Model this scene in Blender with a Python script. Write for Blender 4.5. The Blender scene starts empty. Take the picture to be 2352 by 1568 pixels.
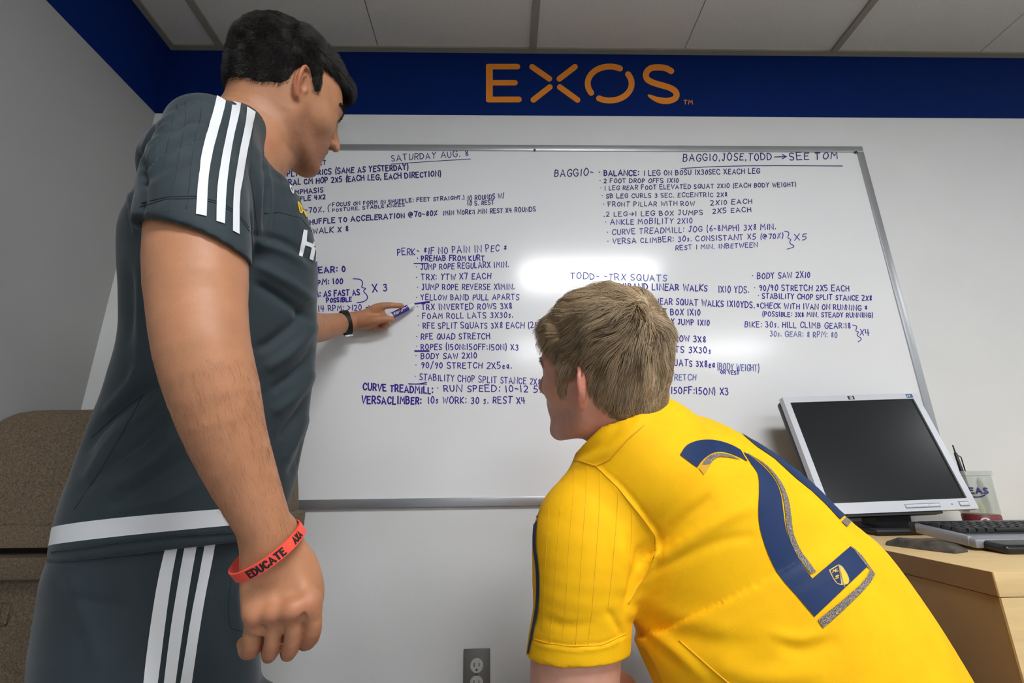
import bpy, bmesh, math, random
import numpy as np
from mathutils import Vector, Matrix
from mathutils.geometry import tessellate_polygon
from mathutils.bvhtree import BVHTree
random.seed(7); RNG = np.random.RandomState(11)
scene = bpy.context.scene
# ------------------------------------------------------------------ camera (16 mm wide angle, pitched up)
FPX = 1040.67                                   # focal length in pixels of the 2352 px frame
CAM = np.array([0.0, 0.0, 0.92])
def _basis(pitch, roll, yaw):
    p, r, y = (math.radians(v) for v in (pitch, roll, yaw))
    F = np.array([0, math.cos(p), math.sin(p)]); U = np.array([0, -math.sin(p), math.cos(p)]); R = np.array([1.0, 0, 0])
    R2 = R*math.cos(r)+U*math.sin(r); U2 = -R*math.sin(r)+U*math.cos(r)
    M = np.array([[math.cos(y), -math.sin(y), 0], [math.sin(y), math.cos(y), 0], [0, 0, 1]])
    return M@R2, M@U2, M@F
CR, CU, CF = _basis(16.1034, -0.7478, -1.445)
cd = bpy.data.cameras.new('camera'); cam = bpy.data.objects.new('camera', cd); scene.collection.objects.link(cam)
cd.sensor_width = 36.0; cd.lens = FPX/2352*36.0; cd.clip_start = 0.02
cam.matrix_world = Matrix(((CR[0], CU[0], -CF[0], CAM[0]), (CR[1], CU[1], -CF[1], CAM[1]), (CR[2], CU[2], -CF[2], CAM[2]), (0, 0, 0, 1)))
scene.camera = cam
# ------------------------------------------------------------------ world, exposure; the lamps are the ceiling troffers
w = bpy.data.worlds.new('world'); scene.world = w; w.use_nodes = True
w.node_tree.nodes['Background'].inputs[0].default_value = (0.75, 0.85, 1.0, 1)
w.node_tree.nodes['Background'].inputs[1].default_value = 0.05
scene.view_settings.view_transform = 'Standard'; scene.view_settings.look = 'None'
scene.view_settings.gamma = 1.0; scene.view_settings.use_curve_mapping = False
scene.view_settings.exposure = 0.0
LAMP_W = 35.0                                   # radiance of a troffer diffuser
# ------------------------------------------------------------------ helpers
def ray(px, py):
    return CF + (px-1176)/FPX*CR + (784-py)/FPX*CU
def P(px, py, d): return CAM + d*ray(px, py)
def on_y(px, py, y):
    r = ray(px, py); return CAM + r*((y-CAM[1])/r[1])
def on_z(px, py, z):
    r = ray(px, py); return CAM + r*((z-CAM[2])/r[2])
def M(px, d): return px*d/FPX                   # a length of px pixels at optical depth d
def to_px(p):
    q = np.asarray(p)-CAM; d = q@CF
    return np.stack([1176+q@CR/d*FPX, 784-q@CU/d*FPX], -1), d
def nrm(v): v = np.asarray(v, float); return v/np.linalg.norm(v)

def lin(c):
    return tuple(((x/255)/12.92 if x/255 <= 0.04045 else ((x/255+0.055)/1.055)**2.4) for x in c)
def mat(name, col, rough=0.5, spec=0.5, metal=0.0, noise=0.0, nscale=30, bump=0.0, bscale=80, sss=0.0, emit=0.0, alpha=1.0, trans=0.0, sheen=0.0, aniso=None, attr=None, col2=None):
    m = bpy.data.materials.new(name); m.use_nodes = True; nt = m.node_tree; b = nt.nodes['Principled BSDF']
    c = lin(col) if max(col) > 1 else tuple(col)
    b.inputs['Base Color'].default_value = (*c, 1); b.inputs['Roughness'].default_value = rough
    b.inputs['Specular IOR Level'].default_value = spec; b.inputs['Metallic'].default_value = metal
    if sss: b.inputs['Subsurface Weight'].default_value = sss; b.inputs['Subsurface Radius'].default_value = (0.012, 0.005, 0.003); b.inputs['Subsurface Scale'].default_value = 1.0
    if sheen: b.inputs['Sheen Weight'].default_value = sheen; b.inputs['Sheen Roughness'].default_value = 0.4
    if trans: b.inputs['Transmission Weight'].default_value = trans
    if alpha < 1: b.inputs['Alpha'].default_value = alpha
    if emit: b.inputs['Emission Color'].default_value = (*c, 1); b.inputs['Emission Strength'].default_value = emit
    tc = nt.nodes.new('ShaderNodeTexCoord'); vec = tc.outputs['Object']
    if aniso:
        mp = nt.nodes.new('ShaderNodeMapping'); mp.inputs['Scale'].default_value = aniso; nt.links.new(vec, mp.inputs[0]); vec = mp.outputs[0]
    src = None
    if noise or col2:
        n = nt.nodes.new('ShaderNodeTexNoise'); n.inputs['Scale'].default_value = nscale; n.inputs['Detail'].default_value = 5
        nt.links.new(vec, n.inputs['Vector'])
        r = nt.nodes.new('ShaderNodeValToRGB'); nt.links.new(n.outputs['Fac'], r.inputs[0])
        r.color_ramp.elements[0].position = 0.3; r.color_ramp.elements[1].position = 0.7
        if col2:
            c2 = lin(col2) if max(col2) > 1 else col2
            r.color_ramp.elements[0].color = (*c2, 1); r.color_ramp.elements[1].color = (*c, 1)
        else:
            r.color_ramp.elements[0].color = tuple(x*(1-noise) for x in c)+(1,); r.color_ramp.elements[1].color = tuple(min(1, x*(1+noise)) for x in c)+(1,)
        src = r.outputs[0]
    if attr:
        a = nt.nodes.new('ShaderNodeAttribute'); a.attribute_name = attr
        mx = nt.nodes.new('ShaderNodeMix'); mx.data_type = 'RGBA'; mx.blend_type = 'MULTIPLY'; mx.inputs['Factor'].default_value = 1.0
        if src: nt.links.new(src, mx.inputs['A'])
        else: mx.inputs['A'].default_value = (*c, 1)
        nt.links.new(a.outputs['Color'], mx.inputs['B']); src = mx.outputs['Result']
    if src: nt.links.new(src, b.inputs['Base Color'])
    if bump:
        n = nt.nodes.new('ShaderNodeTexNoise'); n.inputs['Scale'].default_value = bscale; n.inputs['Detail'].default_value = 4
        nt.links.new(vec, n.inputs['Vector'])
        bp = nt.nodes.new('ShaderNodeBump'); bp.inputs['Strength'].default_value = bump; bp.inputs['Distance'].default_value = 0.001
        nt.links.new(n.outputs['Fac'], bp.inputs['Height']); nt.links.new(bp.outputs[0], b.inputs['Normal'])
    return m
def link(name, me, m=None, parent=None, smooth=False):
    o = bpy.data.objects.new(name, me); scene.collection.objects.link(o)
    if m is not None:
        for x in (m if isinstance(m, (list, tuple)) else [m]): me.materials.append(x)
    if smooth: me.polygons.foreach_set('use_smooth', [True]*len(me.polygons))
    if parent is not None: o.parent = parent
    return o
def tag(o, label, cat, group=None):
    o['label'] = label; o['category'] = cat
    if group: o['group'] = group
    return o
def struct(o): o['kind'] = 'structure'; return o
def empty(name, loc=(0, 0, 0)):
    # an Empty at the base of its thing; parts keep world coordinates through their inverse
    o = bpy.data.objects.new(name, None); scene.collection.objects.link(o); o.empty_display_size = 0.05
    o.location = [float(v) for v in loc]; return o
def adopt(o, parent):
    o.parent = parent; o.matrix_parent_inverse = Matrix.Translation(-Vector(parent.location)); return o
def pyd(name, v, f, m=None, parent=None, smooth=False):
    me = bpy.data.meshes.new(name); me.from_pydata([tuple(map(float, p)) for p in v], [], [tuple(map(int, q)) for q in f]); me.update()
    return link(name, me, m, parent, smooth)
def bm_obj(name, bm, m=None, parent=None, smooth=False, auto=None):
    me = bpy.data.meshes.new(name); bm.normal_update(); bm.to_mesh(me); bm.free()
    o = link(name, me, m, parent, smooth)
    if auto: me.set_sharp_from_angle(angle=math.radians(auto)); me.polygons.foreach_set('use_smooth', [True]*len(me.polygons))
    return o
def bbox(bm, lo, hi, bev=0.0, seg=2, mtx=None):
    lo = Vector([float(v) for v in lo]); hi = Vector([float(v) for v in hi]); c = (lo+hi)/2; s = hi-lo
    g = bmesh.ops.create_cube(bm, size=1.0)['verts']
    for v in g: v.co = Vector((v.co.x*s.x, v.co.y*s.y, v.co.z*s.z))+c
    if bev:
        es = list({e for v in g for e in v.link_edges})
        r = bmesh.ops.bevel(bm, geom=es, offset=bev, segments=seg, affect='EDGES', profile=0.5); g = list({v for f in r['faces'] for v in f.verts} | {v for v in g if v.is_valid})
        if mtx is not None:
            isl = set(); st = [g[0]]
            while st:
                x = st.pop()
                if x in isl: continue
                isl.add(x); st += [e.other_vert(x) for e in x.link_edges]
            g = list(isl)
    if mtx is not None:
        for v in g: v.co = mtx @ v.co
def box(name, lo, hi, m, parent=None, bev=0.0, seg=2, mtx=None):
    bm = bmesh.new(); bbox(bm, lo, hi, bev, seg, mtx); return bm_obj(name, bm, m, parent, auto=35 if bev else None)
def frame_m(x, y, z, o):
    return Matrix(((x[0], y[0], z[0], o[0]), (x[1], y[1], z[1], o[1]), (x[2], y[2], z[2], o[2]), (0, 0, 0, 1)))
def tube(name, pts, rad, m, parent=None, n=8):
    pts = [np.asarray(p, float) for p in pts]; rad = rad if hasattr(rad, '__len__') else [rad]*len(pts)
    V = []; Fc = []
    for i, p in enumerate(pts):
        t = nrm(pts[min(i+1, len(pts)-1)]-pts[max(i-1, 0)]); a = nrm(np.cross(t, [0, 0, 1] if abs(t[2]) < .9 else [1, 0, 0])); b = np.cross(t, a)
        for k in range(n):
            an = 2*math.pi*k/n; V.append(p+rad[i]*(a*math.cos(an)+b*math.sin(an)))
    for i in range(len(pts)-1):
        for k in range(n): Fc.append((i*n+k, i*n+(k+1) % n, (i+1)*n+(k+1) % n, (i+1)*n+k))
    Fc.append(tuple(range(n))[::-1]); Fc.append(tuple((len(pts)-1)*n+k for k in range(n)))
    return pyd(name, V, Fc, m, parent, True)
def lathe(name, prof, o, m, parent=None, ax=(0, 0, 1), n=32, smooth=True):
    ax = nrm(ax); a = nrm(np.cross(ax, [0, 1, 0] if abs(ax[1]) < .9 else [1, 0, 0])); b = np.cross(ax, a); o = np.asarray(o, float)
    V = []; Fc = []
    for r, z in prof:
        for k in range(n):
            t = 2*math.pi*k/n; V.append(o+ax*z+r*(a*math.cos(t)+b*math.sin(t)))
    for i in range(len(prof)-1):
        for k in range(n): Fc.append((i*n+k, i*n+(k+1) % n, (i+1)*n+(k+1) % n, (i+1)*n+k))
    ob = pyd(name, V, Fc, m, parent); me = ob.data
    if smooth: me.set_sharp_from_angle(angle=math.radians(40)); me.polygons.foreach_set('use_smooth', [True]*len(me.polygons))
    return ob
# ------------------------------------------------------------------ a single-stroke hand lettering font
G = {
'A': (.78, "00 49 90|23 73"), 'B': (.62, "00 09|~09 69 87 65 05|~05 75 93 60 00"), 'C': (.66, "~97 79 39 06 03 30 70 92"),
'D': (.7, "00 09|~09 59 96 93 50 00"), 'E': (.58, "99 09 00 90|05 75"), 'F': (.55, "99 09 00|05 75"),
'G': (.7, "~97 79 39 06 03 30 70 92 94|94 54"), 'H': (.66, "09 00|99 90|05 95"), 'I': (.2, "59 50"), 'J': (.5, "~79 74 61 30 12|39 99"),
'K': (.6, "09 00|99 04 90"), 'L': (.52, "09 00 90"), 'M': (.84, "00 19 54 89 90"), 'N': (.7, "00 09 90 99"),
'O': (.7, "~49 16 03 30 60 93 96 69 49 16"), 'P': (.58, "00 09|~09 69 97 64 04"), 'Q': (.72, "~49 16 03 30 60 93 96 69 49 16|63 90"),
'R': (.6, "00 09|~09 69 97 64 04|44 90"), 'S': (.56, "~98 69 29 07 15 74 92 70 20 01"), 'T': (.66, "09 99|49 40"),
'U': (.64, "~09 03 20 70 93 99"), 'V': (.7, "09 40 99"), 'W': (.92, "09 20 47 70 99"), 'X': (.62, "09 90|99 00"), 'Y': (.62, "09 45 99|45 40"), 'Z': (.6, "09 99 00 90"),
'0': (.55, "~49 16 03 30 60 93 96 69 49 16"), '1': (.2, "59 50"), '2': (.56, "~08 39 79 96 53 00|00 90"), '3': (.52, "~08 49 88 55 35|~35 65 93 60 20 01"),
'4': (.58, "09 04 94|69 60"), '5': (.55, "89 19 05|~05 65 93 60 00"), '6': (.55, "~79 36 03 30 70 92 64 14"), '7': (.55, "09 99 40"),
'8': (.52, "~77 49 17 26 63 92 50 12 34 75 78 69 49"), '9': (.52, "~97 59 17 35 75 97 96 50"),
':': (.12, "57 56|52 51"), '.': (.12, "51 50"), ',': (.12, "51 3-"), '-': (.42, "05 94"), '(': (.22, "~9* 46 43 9="), ')': (.22, "~0* 56 53 0="),
'/': (.4, "0= 9*"), '*': (.5, "58 52|17 83|13 87"), '@': (.8, "~66 46 33 54 66 64 83 96 69 39 06 03 30 60"), '%': (.55, "99 00|17 28|72 81"),
'>': (.5, "08 95 01"), '^': (.9, "04 94|67 94 61"), 'e': (.42, "~13 83 85 46 13 20 60 81"), 'a': (.42, "~85 46 13 30 83|86 81 90"), 's': (.36, "~85 46 14 73 60 10"),
'`': (.16, "25 75"), '+': (.5, "05 95|59 51"), '}': (.3, None)}
YC = {'*': 10.5, '=': -1.5, '-': -1.0}
def _smooth(pts, it=2):
    for _ in range(it):
        q = [pts[0]]
        for a, b in zip(pts[:-1], pts[1:]):
            q += [(a[0]*.75+b[0]*.25, a[1]*.75+b[1]*.25), (a[0]*.25+b[0]*.75, a[1]*.25+b[1]*.75)]
        q.append(pts[-1]); pts = q
    return pts
def glyph(ch):
    wd, s = G[ch]; out = []
    for st in s.split('|'):
        sm = st[0] == '~'; st = st.lstrip('~')
        pts = [(int(t[0])/9*wd, (YC[t[1]] if t[1] in YC else int(t[1]))/9) for t in st.split()]
        out.append(_smooth(pts) if sm else pts)
    return wd, out
def text_strokes(text, jit=0.05, rnd=random):
    """strokes in a frame one cap-height tall; returns (width, strokes)"""
    x = 0; out = []
    for ch in text:
        if ch == ' ': x += .5; continue
        wd, st = glyph(ch); st = [[(a*.9, b) for a, b in s] for s in st]; wd *= .9; sc = 1+rnd.uniform(-jit, jit); dy = rnd.uniform(-jit, jit)*.6; sh = rnd.uniform(-jit, jit)
        for s in st: out.append([(x+(a+b*sh)*sc, b*sc+dy) for a, b in s])
        x += wd*sc+.3
    return max(x-.3, .1), out
def ribbon(strokes, th):
    """flat ribbons around 2-D strokes: verts, quads"""
    V = []; Fc = []
    for s in strokes:
        s = [np.array(p, float) for p in s]; n = len(s); b = len(V)
        if n == 2 and np.linalg.norm(s[1]-s[0]) < 1e-6: s[1] = s[0]+np.array([th*.5, 0])
        for i, p in enumerate(s):
            t0 = s[i]-s[i-1] if i else s[1]-s[0]; t1 = s[i+1]-s[i] if i < n-1 else t0
            t0 = t0/(np.linalg.norm(t0)+1e-9); t1 = t1/(np.linalg.norm(t1)+1e-9); t = t0+t1; ln = np.linalg.norm(t); t = t/ln if ln > .3 else t1
            nn = np.array([-t[1], t[0]]); k = th/2*(1.0/max(.55, ln/2) if 0 < i < n-1 else 1)
            e = -t*th*.35 if i == 0 else (t*th*.35 if i == n-1 else 0)
            V += [p+e+nn*k, p+e-nn*k]
        for i in range(n-1): Fc.append((b+2*i, b+2*i+1, b+2*i+3, b+2*i+2))
    return V, Fc
# ------------------------------------------------------------------ the room
WY = 1.378; XL = -1.25; XR = 5.0; YB = -5.2; ZC = 2.483
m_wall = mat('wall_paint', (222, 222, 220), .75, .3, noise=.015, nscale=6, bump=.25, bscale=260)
m_wall_dim = mat('dimmed_wall_paint', (160, 159, 157), .8, .3, noise=.015, nscale=6, bump=.25, bscale=260)  # same white paint, greyed so the left wall's dimmer light sits in its colour
m_blue = mat('navy_paint', (0, 34, 98), .7, .12, noise=.05, nscale=5, bump=.2, bscale=260)
m_tile = mat('ceiling_tile', (208, 203, 193), .9, .1, noise=.05, nscale=160, bump=.5, bscale=300)
m_tbar = mat('grid_paint', (146, 140, 126), .6, .3)
m_floor = mat('carpet', (140, 142, 146), .95, .1, noise=.25, nscale=220, bump=.6, bscale=400)
m_base = mat('rubber_base', (60, 60, 64), .6)
def wall(name, lo, hi, m): return struct(box(name, lo, hi, m))
wall('wall_back', (XL-.1, WY, 0), (XR+.1, WY+.1, ZC+.1), m_wall)
wall('wall_left', (XL-.1, YB, 0), (XL, WY, ZC+.1), m_wall_dim)
wall('wall_right', (XR, YB, 0), (XR+.1, WY, ZC+.1), m_wall)
wall('wall_front', (XL-.1, YB-.1, 0), (XR+.1, YB, ZC+.1), m_wall)
wall('floor', (XL-.1, YB-.1, -.06), (XR+.1, WY+.1, 0), m_floor)
ceil = wall('ceiling', (XL-.1, YB-.1, ZC+.06), (XR+.1, WY+.1, ZC+.16), m_tile)
# painted navy bands under the ceiling (a skin of paint with real thickness)
wall('trim_1', (XL, WY-.0015, 2.188), (XR, WY, ZC), m_blue)
wall('trim_2', (XL, YB, 2.188), (XL+.0015, WY-.0015, ZC), m_blue)
# wall angle of the ceiling grid
wall('trim_3', (XL+.0015, WY-.022, ZC-.004), (XR, WY-.0015, ZC+.012), m_tbar)
wall('trim_4', (XL+.0015, YB, ZC-.004), (XL+.0235, WY-.022, ZC+.012), m_tbar)
for nm, lo, hi in (('baseboard_back', (XL, WY-.008, 0), (XR, WY, .1)), ('baseboard_left', (XL, YB, 0), (XL+.008, WY-.008, .1))):
    wall(nm, lo, hi, m_base)
# suspended grid: long bars run towards the board wall, tiles lie between them
colx = [XL, -1.057, .130, 1.306, 2.482, 3.658, 4.834, XR]; rowy = [WY-.6*k for k in range(0, 11)]+[YB]
LIGHTS = {(2, 3), (5, 3), (2, 7), (4, 7)}
bm = bmesh.new(); bbox(bm, (-.0125, YB+.02, 0), (.0125, WY-.02, .012)); bme = bpy.data.meshes.new('grid_bar'); bm.to_mesh(bme); bm.free(); bme.materials.append(m_tbar)
for i, x in enumerate(colx[1:-1]):
    o = bpy.data.objects.new('grid_bar', bme); scene.collection.objects.link(o); o.location = (x, 0, ZC-.004); o.parent = ceil
for y in rowy[1:-1]:
    bm = bmesh.new()
    for a, b in zip(colx[:-1], colx[1:]): bbox(bm, (a+.014, y-.0125, ZC-.003), (b-.014, y+.0125, ZC+.012))
    bm_obj('cross_bar', bm, m_tbar, ceil)
m_lens = mat('lamp_diffuser', (248, 251, 255), .4, emit=LAMP_W)
m_lens2 = mat('dimmed_lamp_diffuser', (244, 248, 250), .4, emit=LAMP_W*.5)  # emission turned down to keep the right wall darker
m_lampframe = mat('lamp_housing', (220, 220, 218), .5)
for i, (xa, xb) in enumerate(zip(colx[:-1], colx[1:])):
    for j, (ya, yb) in enumerate(zip(rowy[:-1], rowy[1:])):
        if (i, j) in LIGHTS: continue
        bm = bmesh.new(); half = [(xa, xb)] if xb-xa < .7 else [(xa, (xa+xb)/2), ((xa+xb)/2, xb)]
        for k, (a, b) in enumerate(half):        # a tile is scored across its middle
            bbox(bm, (a+(.006 if k == 0 else .0012), yb+.006, ZC+.004), (b-(.006 if k == len(half)-1 else .0012), ya-.006, ZC+.02), .0015, 1)
        bm_obj('ceiling_tile', bm, m_tile, ceil)
where = {(2, 3): 'nearest the whiteboard, over the two people', (5, 3): 'right of the one over the people', (2, 7): 'at the back of the room behind the camera', (4, 7): 'at the back right of the room'}
for (i, j) in sorted(LIGHTS):
    xa, xb, ya, yb = colx[i]+.013, colx[i+1]-.013, rowy[j]-.013, rowy[j+1]+.013
    t = empty('ceiling_light', ((xa+xb)/2, (ya+yb)/2, ZC)); tag(t, 'recessed fluorescent ceiling light '+where[(i, j)], 'ceiling light', 'recessed ceiling lights')
    bm = bmesh.new()
    for lo, hi in (((xa, yb, ZC-.002), (xb, yb+.03, ZC+.05)), ((xa, ya-.03, ZC-.002), (xb, ya, ZC+.05)), ((xa, yb+.03, ZC-.002), (xa+.03, ya-.03, ZC+.05)), ((xb-.03, yb+.03, ZC-.002), (xb, ya-.03, ZC+.05))): bbox(bm, lo, hi)
    adopt(bm_obj('frame', bm, m_lampframe), t)
    adopt(box('diffuser', (xa+.03, yb+.03, ZC+.012), (xb-.03, ya-.03, ZC+.02), m_lens2 if (i, j) == (5, 3) else m_lens), t)
# ------------------------------------------------------------------ lettering on the blue band
m_orange = mat('orange_vinyl', (236, 140, 42), .5, .3)
def wpt(px, py, y): return on_y(px, py, y)
sign = empty('wall_lettering', (.2, WY-.002, 2.32)); tag(sign, 'orange company lettering on the navy band above the whiteboard', 'sign')
def caps(a, b, th, n=8):
    """outline of a round-ended bar"""
    a = np.array(a, float); b = np.array(b, float); t = (b-a)/np.linalg.norm(b-a); nn = np.array([-t[1], t[0]]); out = []
    for k in range(n+1):
        an = math.pi*k/n; out.append(b+th/2*(nn*math.cos(an)+t*math.sin(an)))
    for k in range(n+1):
        an = math.pi*k/n; out.append(a+th/2*(-nn*math.cos(an)-t*math.sin(an)))
    return out
def thick_path(pts, th, taper=None):
    """round-ended thick path outline (screen of the wall plane)"""
    pts = [np.array(p, float) for p in pts]; L = []; Rr = []
    for i, p in enumerate(pts):
        t = pts[min(i+1, len(pts)-1)]-pts[max(i-1, 0)]; t /= np.linalg.norm(t); nn = np.array([-t[1], t[0]]); q = th*(taper[i] if taper else 1)/2
        L.append(p+nn*q); Rr.append(p-nn*q)
    t = pts[-1]-pts[-2]; t /= np.linalg.norm(t); nn = np.array([-t[1], t[0]]); q = th*(taper[-1] if taper else 1)/2
    end = [pts[-1]+q*(nn*math.cos(a)+t*math.sin(a)) for a in np.linspace(0, math.pi, 9)[1:-1]]
    t = pts[0]-pts[1]; t /= np.linalg.norm(t); nn = np.array([-t[1], t[0]]); q = th*(taper[0] if taper else 1)/2
    beg = [pts[0]+q*(nn*math.cos(a)+t*math.sin(a)) for a in np.linspace(0, math.pi, 9)[1:-1]]
    return L+end+Rr[::-1]+beg
def plate(name, outlines, y, depth, m, parent):
    """outlines in pixels, laid on the wall plane at y and given thickness towards the room"""
    bm = bmesh.new()
    for ol in outlines:
        ol = [p for k, p in enumerate(ol) if math.dist(p, ol[k-1]) > .05]
        a = [bm.verts.new(tuple(wpt(p[0], p[1], y))) for p in ol]; b = [bm.verts.new((v.co.x, v.co.y-depth, v.co.z)) for v in a]
        for t in tessellate_polygon([[Vector((p[0], p[1], 0)) for p in ol]]): bm.faces.new([b[k] for k in t]); bm.faces.new([a[k] for k in t[::-1]])
        for k in range(len(ol)): bm.faces.new((a[k-1], a[k], b[k], b[k-1]))
    bmesh.ops.recalc_face_normals(bm, faces=bm.faces[:])
    o = bm_obj(name, bm, m); adopt(o, parent); return o
EX = lambda x, y: (1080+x/4.2, 120+y/4.2)
ys = WY-.0016
th = 54/4.2
E1 = [EX(152, 132), EX(156, 120), EX(170, 114), EX(455, 114)]+[EX(455+27*math.sin(a), 140-26*math.cos(a)) for a in np.linspace(.2, 3.0, 7)]+[EX(455, 166), EX(218, 166), EX(218, 269), EX(432, 269)]+[EX(432+27*math.sin(a), 295-26*math.cos(a)) for a in np.linspace(.2, 3.0, 7)]+[EX(432, 321), EX(218, 321), EX(218, 429), EX(470, 429)]+[EX(470+27*math.sin(a), 456-27*math.cos(a)) for a in np.linspace(.2, 3.0, 7)]+[EX(470, 484), EX(175, 484), EX(158, 478), EX(152, 465)]
plate('letter', [E1], ys, .001, m_orange, sign)
plate('letter', [caps(EX(*a), EX(*b), th) for a, b in (((597, 142), (763, 257)), ((1010, 142), (860, 257)), ((610, 460), (768, 337)), ((864, 337), (1035, 461)))], ys, .001, m_orange, sign)
def arc(a0, a1, n=26): return [EX(1345+212*math.cos(math.radians(t)), 303-164*math.sin(math.radians(t))) for t in np.linspace(a0, a1, n)]
plate('letter', [thick_path(arc(62, 213), th*1.04), thick_path(arc(33, -119), th*1.04)], ys, .001, m_orange, sign)
sp = _smooth([EX(*p) for p in ((1938, 182), (1885, 152), (1810, 145), (1735, 152), (1690, 205), (1700, 262), (1765, 297), (1850, 320), (1935, 345), (1990, 385), (1990, 440), (1930, 470), (1860, 472), (1790, 455), (1722, 418))], 2)
plate('letter', [thick_path(sp, th*1.08, [1]*(len(sp)-8)+list(np.linspace(.95, .35, 8)))], ys, .001, m_orange, sign)
wd, st = text_strokes('TM', 0); V, Fc = ribbon([[EX(2062+p[0]*50, 500-p[1]*38) for p in s] for s in st], 1.8)
o = pyd('trademark_symbol', [wpt(v[0], v[1], ys-.0008) for v in V], Fc, m_orange); adopt(o, sign)

# ------------------------------------------------------------------ whiteboard
m_wb = mat('whiteboard_enamel', (236, 236, 236), .16, .5, noise=.01, nscale=3)
m_alu = mat('aluminium', (186, 188, 192), .35, .5, metal=.75, bump=.1, bscale=400)
m_steel = mat('steel_screw', (96, 88, 72), .35, metal=.8)
BX0, BX1, BZ0, BZ1 = -1.114, 1.324, .829, 2.048
wb = empty('whiteboard', ((BX0+BX1)/2, WY, BZ0)); tag(wb, 'large aluminium framed whiteboard covered in purple handwriting on the wall', 'whiteboard')
adopt(box('writing_surface', (BX0+.012, WY-.009, BZ0+.012), (BX1-.012, WY, BZ1-.012), m_wb), wb)
fw = .024
for lo, hi in (((BX0, WY-.014, BZ1-fw), (BX1, WY, BZ1)), ((BX0, WY-.014, BZ0), (BX1, WY, BZ0+fw)), ((BX0, WY-.0139, BZ0+fw), (BX0+fw, WY, BZ1-fw)), ((BX1-fw, WY-.0139, BZ0+fw), (BX1, WY, BZ1-fw))):
    adopt(box('frame_rail', lo, hi, m_alu, bev=.002), wb)
for px, py in ((1228, 344), (1966, 349), (1080, 1145)):
    p = on_y(px, py, WY-.014); s = .004 if py < 1000 else .0012
    adopt(lathe('screw', [(0, .0035), (s*.7, .003), (s, .0015), (s, -.004)], p, m_steel, ax=(0, -1, 0), n=14), wb)
m_ink = mat('purple_ink', (56, 28, 142), .45, .3, noise=.15, nscale=40)
m_ink2 = mat('dark_purple_ink', (52, 38, 112), .45, .3, noise=.15, nscale=40)
m_ink3 = mat('faded_glare_ink', (98, 108, 172), .45, .3, noise=.2, nscale=40)  # faded lines; the glare over the TODD line is painted as this pale ink
YI = WY-.0094
def on_board(V, Fc, m, name='handwriting'):
    pts = [on_y(v[0], v[1], YI-(i % 60)*8e-6) for i, v in enumerate(V)]
    # keep the ribbons facing the room
    n = np.cross(pts[Fc[0][1]]-pts[Fc[0][0]], pts[Fc[0][2]]-pts[Fc[0][0]])
    if n[1] > 0: Fc = [f[::-1] for f in Fc]
    o = pyd(name, pts, Fc, m); adopt(o, wb); return o
def write(text, p0, p1, h, th=2.3, m=None, jit=.09):
    if text[0] == '-' and len(text) > 6: text = '` '+text[1:].strip()
    h *= 1.06; wd, st = text_strokes(text, jit); p0 = np.array(p0, float); p1 = np.array(p1, float); u = (p1-p0)/wd; up = np.array([u[1]*.1, -h])
    V, Fc = ribbon([[p0+u*a+up*b for a, b in s] for s in st], th)
    return on_board(V, Fc, m or m_ink)
def stroke(pts, th=2.6, m=None, sm=True):
    V, Fc = ribbon([_smooth([tuple(p) for p in pts]) if sm else pts], th); return on_board(V, Fc, m or m_ink, 'pen_stroke')
D2 = m_ink2
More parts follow.
